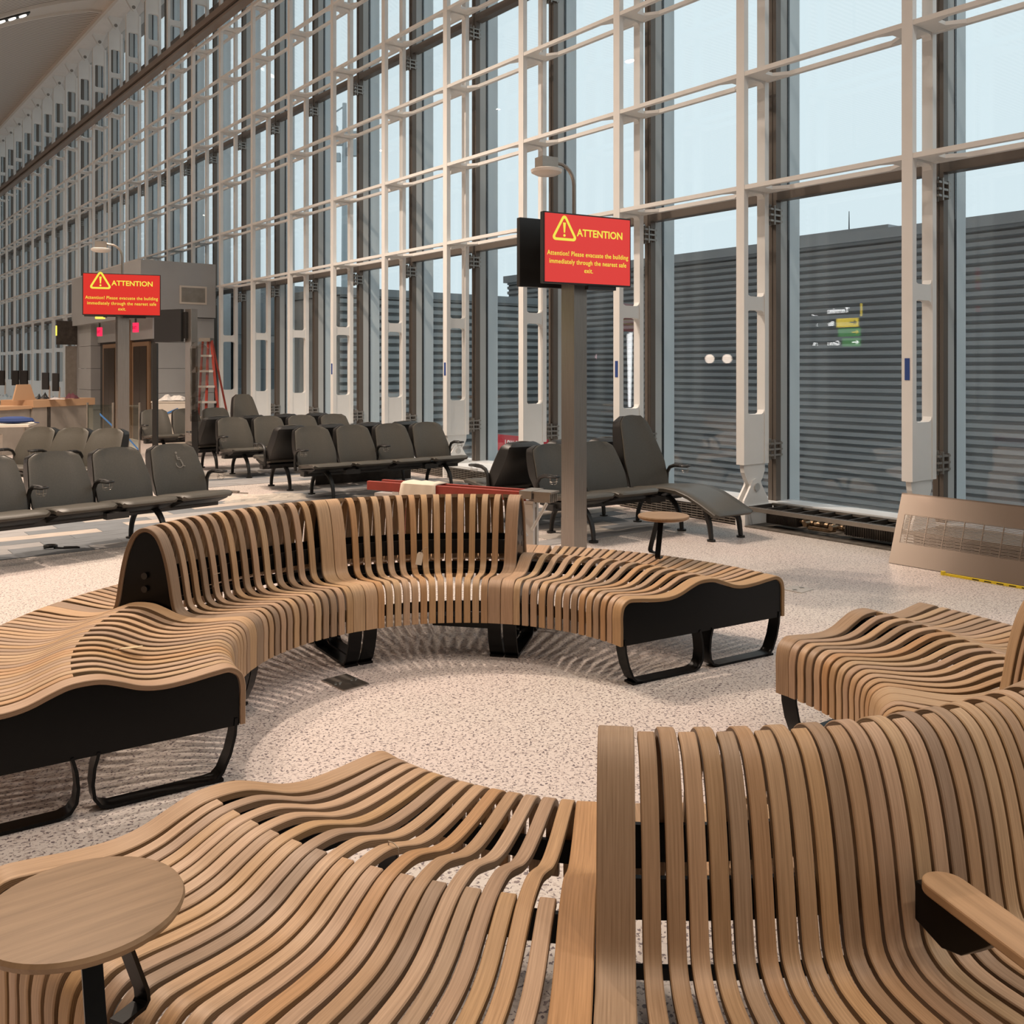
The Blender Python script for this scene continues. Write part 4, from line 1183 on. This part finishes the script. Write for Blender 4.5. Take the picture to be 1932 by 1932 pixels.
g = MB(); g.tube([(-.06 + .05 * math.cos(R(k)), .05 * math.sin(R(k)), .012 + .01 * (k / 360)) for k in range(0, 700, 25)], .010, 6); g.tube([(-.02, -.02, .012), (.08, -.03, .01), (.2, .0, .01), (.16, .03, .01), (.05, .02, .01)], .008, 6)
g.build('cable', M_blackp, t, smooth=True)
# dark board on the floor under the middle row
b0_, b1_ = pxf(596, 915, 0), pxf(775, 902, 0)
t = thing('dark_board', 'long dark board standing on the floor beneath the middle row', 'board', b0_, math.atan2(b1_.y - b0_.y, b1_.x - b0_.x))
MB().box(0, (b1_ - b0_).length, 0, .03, 0, .125).build('board', M_dark, t)

# ------------------------------------------------------------------ gate desk, far left
Y = 18.0
a0, a1 = px(62, 765, Y), px(168, 757, Y + 1.6)
t = thing('gate_desk', 'wood-topped gate desk with a grey front at far left', 'desk', (a0.x, Y, 0), math.atan2(1.2, a1.x - a0.x))
L_ = 1.62
MB().box(0, L_, 0, .7, .0, .86).build('front_panel', M_deskpanel, t)
MB().box(.36, .44, -.01, 0, .0, .86).build('joint_strip', M_dark, t)
MB().box(-.02, L_ + .02, -.03, .74, .86, 1.0).build('wood_top', M_desk, t)
MB().prism([(0, 0), (.55, 0), (.42, .30), (.10, .30)], .03, M=axes((-.3, .2, 1.0), (1, 0, 0), (0, 0, 1), (0, -1, 0))).build('wood_shield', M_desk, t)
MB().box(-1.6, -.02, .0, .8, .84, .90).build('side_counter', M_desk, t)
MB().box(-1.6, -.02, .05, .75, .0, .84).build('side_panel', M_deskpanel, t)
for i, (x, y0, y1, yy, w_) in enumerate(((3, 699, 727, 22, 12), (29, 699, 727, 22, 13), (46, 699, 727, 22, 13), (86, 703, 735, 19.2, 13), (105, 704, 738, 19.0, 12))):
    c_ = px(x, (y0 + y1) / 2, yy); hh = (y1 - y0) / FPX * yy; ww = w_ / FPX * yy
    names = ('leftmost of the black monitors, at the picture edge', 'second black monitor from the left over the gate desks', 'third black monitor from the left over the gate desks', 'tilted black monitor on an arm over the wood desk', 'rightmost black monitor above the messy desk top')
    m_ = thing('monitor', names[i], 'monitor', c_, R(-8), 'monitors on the gate desks')
    MB().cbox(0, 0, 0, ww, .05, hh).build('screen', M_blackp, m_, bevel=.006)
    MB().tube([(0, .03, -.05), (.02, .10, -.12), (.0, .12, max(1.003 - c_.z, -hh / 2 - .22))], .018, 6).build('arm', M_alu, m_)
t = thing('monitor_post', 'thin black post rising behind the gate desk monitors', 'pole', (px(40, 700, 24).x, 24, 0))
MB().box(-.03, .03, -.03, .03, 0, 1.6 + 29 / FPX * 24).build('shaft', M_blackp, t)
rnd = random.Random(11)
for i, (x, y, yy, m_, nm) in enumerate(((78, 748, 18.6, M_blackp, 'black bundled cables on the wood desk, left heap'), (136, 742, 18.8, mat('rag_plum', (0.10, 0.03, 0.04), 0.9), 'plum coloured rag heap on the wood desk'), (107, 751, 18.4, mat('paper_grey', (0.45, 0.40, 0.38), 0.8), 'flat pale papers on the wood desk'))):
    c_ = px(x, y, yy); c_.z = 1.003
    t = thing('desk_clutter', nm, 'clutter', c_, R(20 * i))
    crumple(.24, .22, .14 if i < 2 else .05, 7, 6, 20 + i).build('heap', m_, t)
Y = 14.3
a0 = px(0, 800, Y)
t = thing('work_table', 'white folding table top at the left edge, a blue bag on it', 'table', (a0.x - .5, Y - .25, 0), R(18))
zt = 1.6 - 104 / FPX * Y
MB().box(-.6, 1.0, -.3, .42, zt - .035, zt).build('table_top', M_box, t)
for x in (-.5, .9): MB().tube([(x, .0, zt - .03), (x + .06, 0, .0)], .02, 6).build('leg', M_heater, t)
MB().box(-.1, .55, .05, .30, .35, .60).build('storage_box', M_box, t)
c_ = px(26, 788, Y); c_.z = zt + .004
t = thing('blue_bag', 'dark blue cloth bag lying on the white table', 'bag', c_, R(18))
g = MB(); g.lathe([(.001, 0), (.12, .01), (.19, .05), (.17, .10), (.08, .13), (.001, .135)], 18); b_ = g.build('bag', M_cloth_blue, t, Matrix.Diagonal((1.5, .6, .8, 1)), smooth=True)
MB().tube([(.22, .0, .05), (.30, -.02, .012), (.34, -.06, .012), (.36, -.12, .012)], .008, 6).build('strap', M_cloth_blue, t)
# glass screen before the lifts
Y = 17.6
for i, (x0_, x1_, lab) in enumerate(((166, 212, 'clear glass barrier panel at the desk end, blue tape across it'), (240, 262, 'clear glass barrier panel right of the left post, blue tape across it'))):
    a_ = px(x0_, 700, Y); b_ = px(x1_, 700, Y)
    t = thing('glass_barrier', lab, 'barrier', (a_.x, Y, 0))
    w_ = b_.x - a_.x
    MB().box(0, w_, 0, .012, .08, .93).build('glass', M_barrier, t)
    MB().box(-.02, .0, -.02, .03, 0, .97).build('post', M_heater, t)
    MB().box(w_, w_ + .02, -.02, .03, 0, .97).build('post', M_heater, t)
    g = MB(); z0 = .78 - .45 * i; z1 = z0 - .22
    g.quad_box([(.02 + .2 * (1 - i), -.006, z0 - .04), (w_, -.006, z1 - .04), (w_, -.002, z1 - .04), (.02 + .2 * (1 - i), -.002, z0 - .04), (.02 + .2 * (1 - i), -.006, z0), (w_, -.006, z1), (w_, -.002, z1), (.02 + .2 * (1 - i), -.002, z0)])
    g.build('tape', bpy.data.materials['tape_light_blue'], t, label='strip of blue tape')
# wall monitor seen edge-on at the lift block's left
p = px(128, 628, 25)
t = thing('wall_screen', 'screen with a yellow lit edge at the left of the lift block', 'screen', (p.x, 25, 0), R(30))
MB().cbox(0, 0, p.z, .55, .18, .62).build('case', M_dark, t); MB().cbox(-.28, -.06, p.z + .05, .03, .08, .26).build('display', M_beacon, t)
MB().cbox(.1, .1, p.z / 2 - .2, .28, .2, p.z - .3).build('post', M_heater, t)

# ------------------------------------------------------------------ folded red work trestle behind the far bench
a_ = px(692, 925, 7.6); b_ = px(1000, 912, 6.9)
dv = b_ - a_; L_ = Vector((dv.x, dv.y, 0)).length
t = thing('work_trestle', 'red-railed work trestle behind the far bench, a cream cloth over it', 'trestle', (a_.x, a_.y, 0), math.atan2(dv.y, dv.x))
zt = (a_.z + b_.z) / 2 - .015
MB().box(0, L_ - .05, 0, .035, zt - .05, zt + .02).build('rail', M_red, t, bevel=.003)
MB().box(.05, L_ + .02, .13, .165, zt - .05, zt + .02).build('rail', M_red, t, bevel=.003)
MB().box(.05, L_, .035, .13, zt - .10, zt - .075).build('deck', M_alu, t)
for k in range(6): MB().box(.25 + k * .17, .31 + k * .17, .0, .165, zt - .10, zt - .05).build('rung', M_alu, t)
for x, m_ in ((.35, M_red), (L_ - .03, M_alu)):
    for y in (.04, .10):
        MB().box(x - .035, x + .035, y, y + .03, 0, zt - .05).build('leg', m_, t)
MB().box(L_ - .08, L_ + .02, -.02, .18, zt - .03, zt + .03).build('end_cap', M_heater, t)
for k in range(5): MB().box(L_ + .03, L_ + .16, .0 + k * .028, .012 + k * .028, zt - .05, zt + .02).build('end_fin', M_heater, t)
MB().box(L_ + .02, L_ + .17, -.004, .14, zt + .015, zt + .028).build('end_plate', M_heater, t)
MB().tube([(L_ - .02, -.01, zt - .30), (L_ - .20, -.01, zt - .06)], .012, 6).build('brace', M_alu, t)
MB().tube([(L_ + .02, -.01, zt - .25), (L_ + .14, -.01, zt - .05)], .012, 6).build('brace', M_alu, t)
cl = thing('draped_cloth', 'cream cloth draped over the red trestle rail', 'cloth', t.matrix_basis @ Vector((.50, 0, zt)), math.atan2(dv.y, dv.x))
rows = []
for i in range(9):
    x = -.16 + .32 * i / 8
    w_ = .008 * math.sin(i * 2.1)
    rows.append([Vector((x * 1.1, -.03 + w_, -.16)), Vector((x * 1.06, -.022 + w_, -.05)), Vector((x, -.012, .022)), Vector((x, .02, .034 + .006 * math.sin(i * 1.3))), Vector((x, .10, .036 + w_)), Vector((x, .17, .026)), Vector((x, .19, -.06))])
g = MB(); g.grid(rows); o = g.build('cloth', M_cream, cl, smooth=True)
md = o.modifiers.new('thickness', 'SOLIDIFY'); md.thickness = .006; md.offset = 1

# ------------------------------------------------------------------ heater cover leaning at right
t = thing('grille_cover', 'brushed steel slotted heater cover leaning against the sill at the right edge', 'grille')
nb, nt_, zt = 7.225, 7.43, .56
s1_, s0_ = 4.29, 1.6
up = (FP(nt_, 0, zt) - FP(nb, 0, 0)); H_ = up.length; up.normalize()
xd = -DV                               # along the panel towards the right of the picture
nrm = xd.cross(up)                     # faces the hall
t.matrix_basis = axes(FP(nb, s1_, .004), xd, -nrm if False else up.cross(xd) * -1 * -1, up)
Lc = s1_ - s0_
z1_, z2_ = H_ * .30, H_ * .70
MB().box(0, Lc, 0, .012, 0, z1_).build('lower_band', M_steelb, t)
MB().box(0, Lc, 0, .012, z2_, H_).build('upper_band', M_steelb, t)
MB().box(0, .06, 0, .012, z1_, z2_).build('end_band', M_steelb, t)
nb_ = 21; bm2 = MB().box(.06, Lc, .001, .010, -.0028, .0028).mesh('bar', M_steelb)
for k in range(nb_): link('bar', bm2, t, TR((0, 0, z1_ + (z2_ - z1_) * (k + .5) / nb_)))
rm = MB().box(-.003, .003, 0, .012, z1_, z2_).mesh('rib', M_steelb)
k = 0
while .06 + .15 * (k + .35) < Lc: link('rib', rm, t, TR((.06 + .15 * (k + .35), 0, 0))); k += 1
MB().box(0, Lc, -.0, .05, H_ - .012, H_).build('folded_lip', M_steelb, t)
for o in list(t.children):
    me = o.data
    if not me.uv_layers:
        ul = me.uv_layers.new(name='UVMap')
        for lp_ in me.loops: ul.data[lp_.index].uv = (me.vertices[lp_.vertex_index].co.x, me.vertices[lp_.vertex_index].co.z)
p0, p1 = pxf(1783, 1085), pxf(1932, 1111)
t = thing('tape_measure', 'yellow measuring strip with black print on the floor along the steel cover', 'tape measure', p0, math.atan2(p1.y - p0.y, p1.x - p0.x))
Lt = (p1 - p0).length * 1.5
MB().box(0, Lt, -.02, .0, .001, .018).build('strip', M_yellowtape, t)
for k in range(7): MB().box(.22 + k * .09, .27 + k * .09, -.0215, -.02, .006, .013).build('mark', M_blackp, t)
MB().cyl((-.01, -.01, 0), .018, .03, 10).build('hook', M_yellowtape, t)

# floor boxes
def floor_box(c4, label, lid):
    q = [pxf(*c) for c in c4]; ctr = sum(q, Vector()) / 4
    t = thing('floor_outlet', label, 'floor box', ctr, math.atan2(q[1].y - q[0].y, q[1].x - q[0].x))
    w_ = (q[1] - q[0]).length; d_ = (q[2] - q[1]).length
    MB().box(-w_ / 2, w_ / 2, -d_ / 2, d_ / 2, 0, .006).build('lid', lid, t)
    for dx in (-.045, .05):
        g = MB(); g.box(dx - .02, dx + .02, -.004, .004, .006, .009); g.box(dx - .004, dx + .004, -.02, .02, .006, .009); g.build('slot_mark', M_wire, t)
    return t
floor_box([(648, 1305), (696, 1292), (654, 1273), (608, 1284)], 'metal floor outlet lid by the black bench foot', M_steel)
floor_box([(1508, 1121), (1531, 1114), (1500, 1106), (1484, 1110)], 'faint square floor outlet lid right of the far bench end', mat('terrazzo_lid', (0.50, 0.46, 0.42), 0.5))

# ------------------------------------------------------------------ lit things inside the hall that the glass mirrors
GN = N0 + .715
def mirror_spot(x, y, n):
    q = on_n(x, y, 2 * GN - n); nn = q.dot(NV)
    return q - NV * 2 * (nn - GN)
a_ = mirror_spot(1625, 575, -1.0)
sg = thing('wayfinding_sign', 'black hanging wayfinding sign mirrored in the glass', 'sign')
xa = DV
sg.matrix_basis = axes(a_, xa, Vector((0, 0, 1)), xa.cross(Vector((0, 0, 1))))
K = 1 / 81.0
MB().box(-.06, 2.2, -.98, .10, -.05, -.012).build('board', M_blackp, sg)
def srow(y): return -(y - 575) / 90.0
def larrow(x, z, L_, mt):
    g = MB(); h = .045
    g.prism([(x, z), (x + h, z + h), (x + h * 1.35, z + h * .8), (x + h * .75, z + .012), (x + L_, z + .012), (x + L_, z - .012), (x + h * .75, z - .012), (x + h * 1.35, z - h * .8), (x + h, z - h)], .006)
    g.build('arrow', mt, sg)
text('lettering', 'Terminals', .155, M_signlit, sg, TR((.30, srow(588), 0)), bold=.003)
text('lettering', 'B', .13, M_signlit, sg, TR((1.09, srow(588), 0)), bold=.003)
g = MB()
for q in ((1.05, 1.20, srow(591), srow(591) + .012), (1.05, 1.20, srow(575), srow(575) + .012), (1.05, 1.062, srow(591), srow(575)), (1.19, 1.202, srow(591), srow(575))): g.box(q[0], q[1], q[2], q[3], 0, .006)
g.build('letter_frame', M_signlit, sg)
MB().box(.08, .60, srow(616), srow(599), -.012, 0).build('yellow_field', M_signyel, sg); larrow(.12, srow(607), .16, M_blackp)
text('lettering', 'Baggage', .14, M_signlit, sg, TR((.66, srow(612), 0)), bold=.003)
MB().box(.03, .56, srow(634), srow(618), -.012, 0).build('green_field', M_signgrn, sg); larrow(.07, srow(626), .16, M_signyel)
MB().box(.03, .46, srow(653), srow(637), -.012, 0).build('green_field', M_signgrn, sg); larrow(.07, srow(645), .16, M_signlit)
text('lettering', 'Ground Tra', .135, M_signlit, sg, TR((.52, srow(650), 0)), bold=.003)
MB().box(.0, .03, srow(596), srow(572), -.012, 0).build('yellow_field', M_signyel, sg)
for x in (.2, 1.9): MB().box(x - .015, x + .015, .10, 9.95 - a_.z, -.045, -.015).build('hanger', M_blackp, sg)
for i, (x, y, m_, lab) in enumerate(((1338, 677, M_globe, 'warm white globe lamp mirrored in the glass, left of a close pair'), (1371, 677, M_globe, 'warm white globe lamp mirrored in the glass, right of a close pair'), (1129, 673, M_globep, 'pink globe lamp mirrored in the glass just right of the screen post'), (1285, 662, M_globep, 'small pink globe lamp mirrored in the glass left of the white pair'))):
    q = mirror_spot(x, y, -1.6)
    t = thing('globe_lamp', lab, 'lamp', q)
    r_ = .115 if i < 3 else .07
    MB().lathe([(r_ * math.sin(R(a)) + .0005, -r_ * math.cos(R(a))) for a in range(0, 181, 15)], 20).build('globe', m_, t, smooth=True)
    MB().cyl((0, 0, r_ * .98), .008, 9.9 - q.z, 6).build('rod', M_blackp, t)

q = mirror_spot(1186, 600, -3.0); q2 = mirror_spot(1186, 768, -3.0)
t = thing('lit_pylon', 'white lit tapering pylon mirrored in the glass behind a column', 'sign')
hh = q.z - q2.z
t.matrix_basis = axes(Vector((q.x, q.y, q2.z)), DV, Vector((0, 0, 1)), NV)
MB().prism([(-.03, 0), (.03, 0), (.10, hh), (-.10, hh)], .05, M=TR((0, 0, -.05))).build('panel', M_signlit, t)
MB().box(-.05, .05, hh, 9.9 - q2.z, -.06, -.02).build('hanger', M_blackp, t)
# thin ties left on the slats
a_t = math.degrees(math.atan2(5.45 - C1[1], (437 - 966) / FPX * 5.0 - C1[0]))
tag_on(back_frame(C1, 156.0, .405, .56), 'thin string tied round a slat of the left back section', paper=False)

q = pxf(247, 1222, .462)
t = thing('paper_tag', 'small pale tag lying on the left backless bench section', 'tag', q, R(25))
MB().prism([(-.045, -.010), (.02, -.014), (.045, -.004), (.045, .008), (.02, .014), (-.03, .012)], .0015).build('card', mat('tag_manila', (0.50, 0.38, 0.22), 0.8), t)
MB().tube([(-.045, 0, .003), (-.075, -.006, .002), (-.09, -.03, .001)], .0015, 5).build('string', M_string, t)
a_, b_ = pxf(733, 1589, .480), pxf(752, 1603, .478)
t = thing('elastic_band', 'thin pale band looped round a slat of the near backless section', 'band', a_)
d_ = b_ - a_
MB().tube([(0, 0, -.02), (0, 0, .002), (d_.x * .5, d_.y * .5, .006), (d_.x, d_.y, .002), (d_.x, d_.y, -.022)], .0016, 5).build('loop', M_string, t)
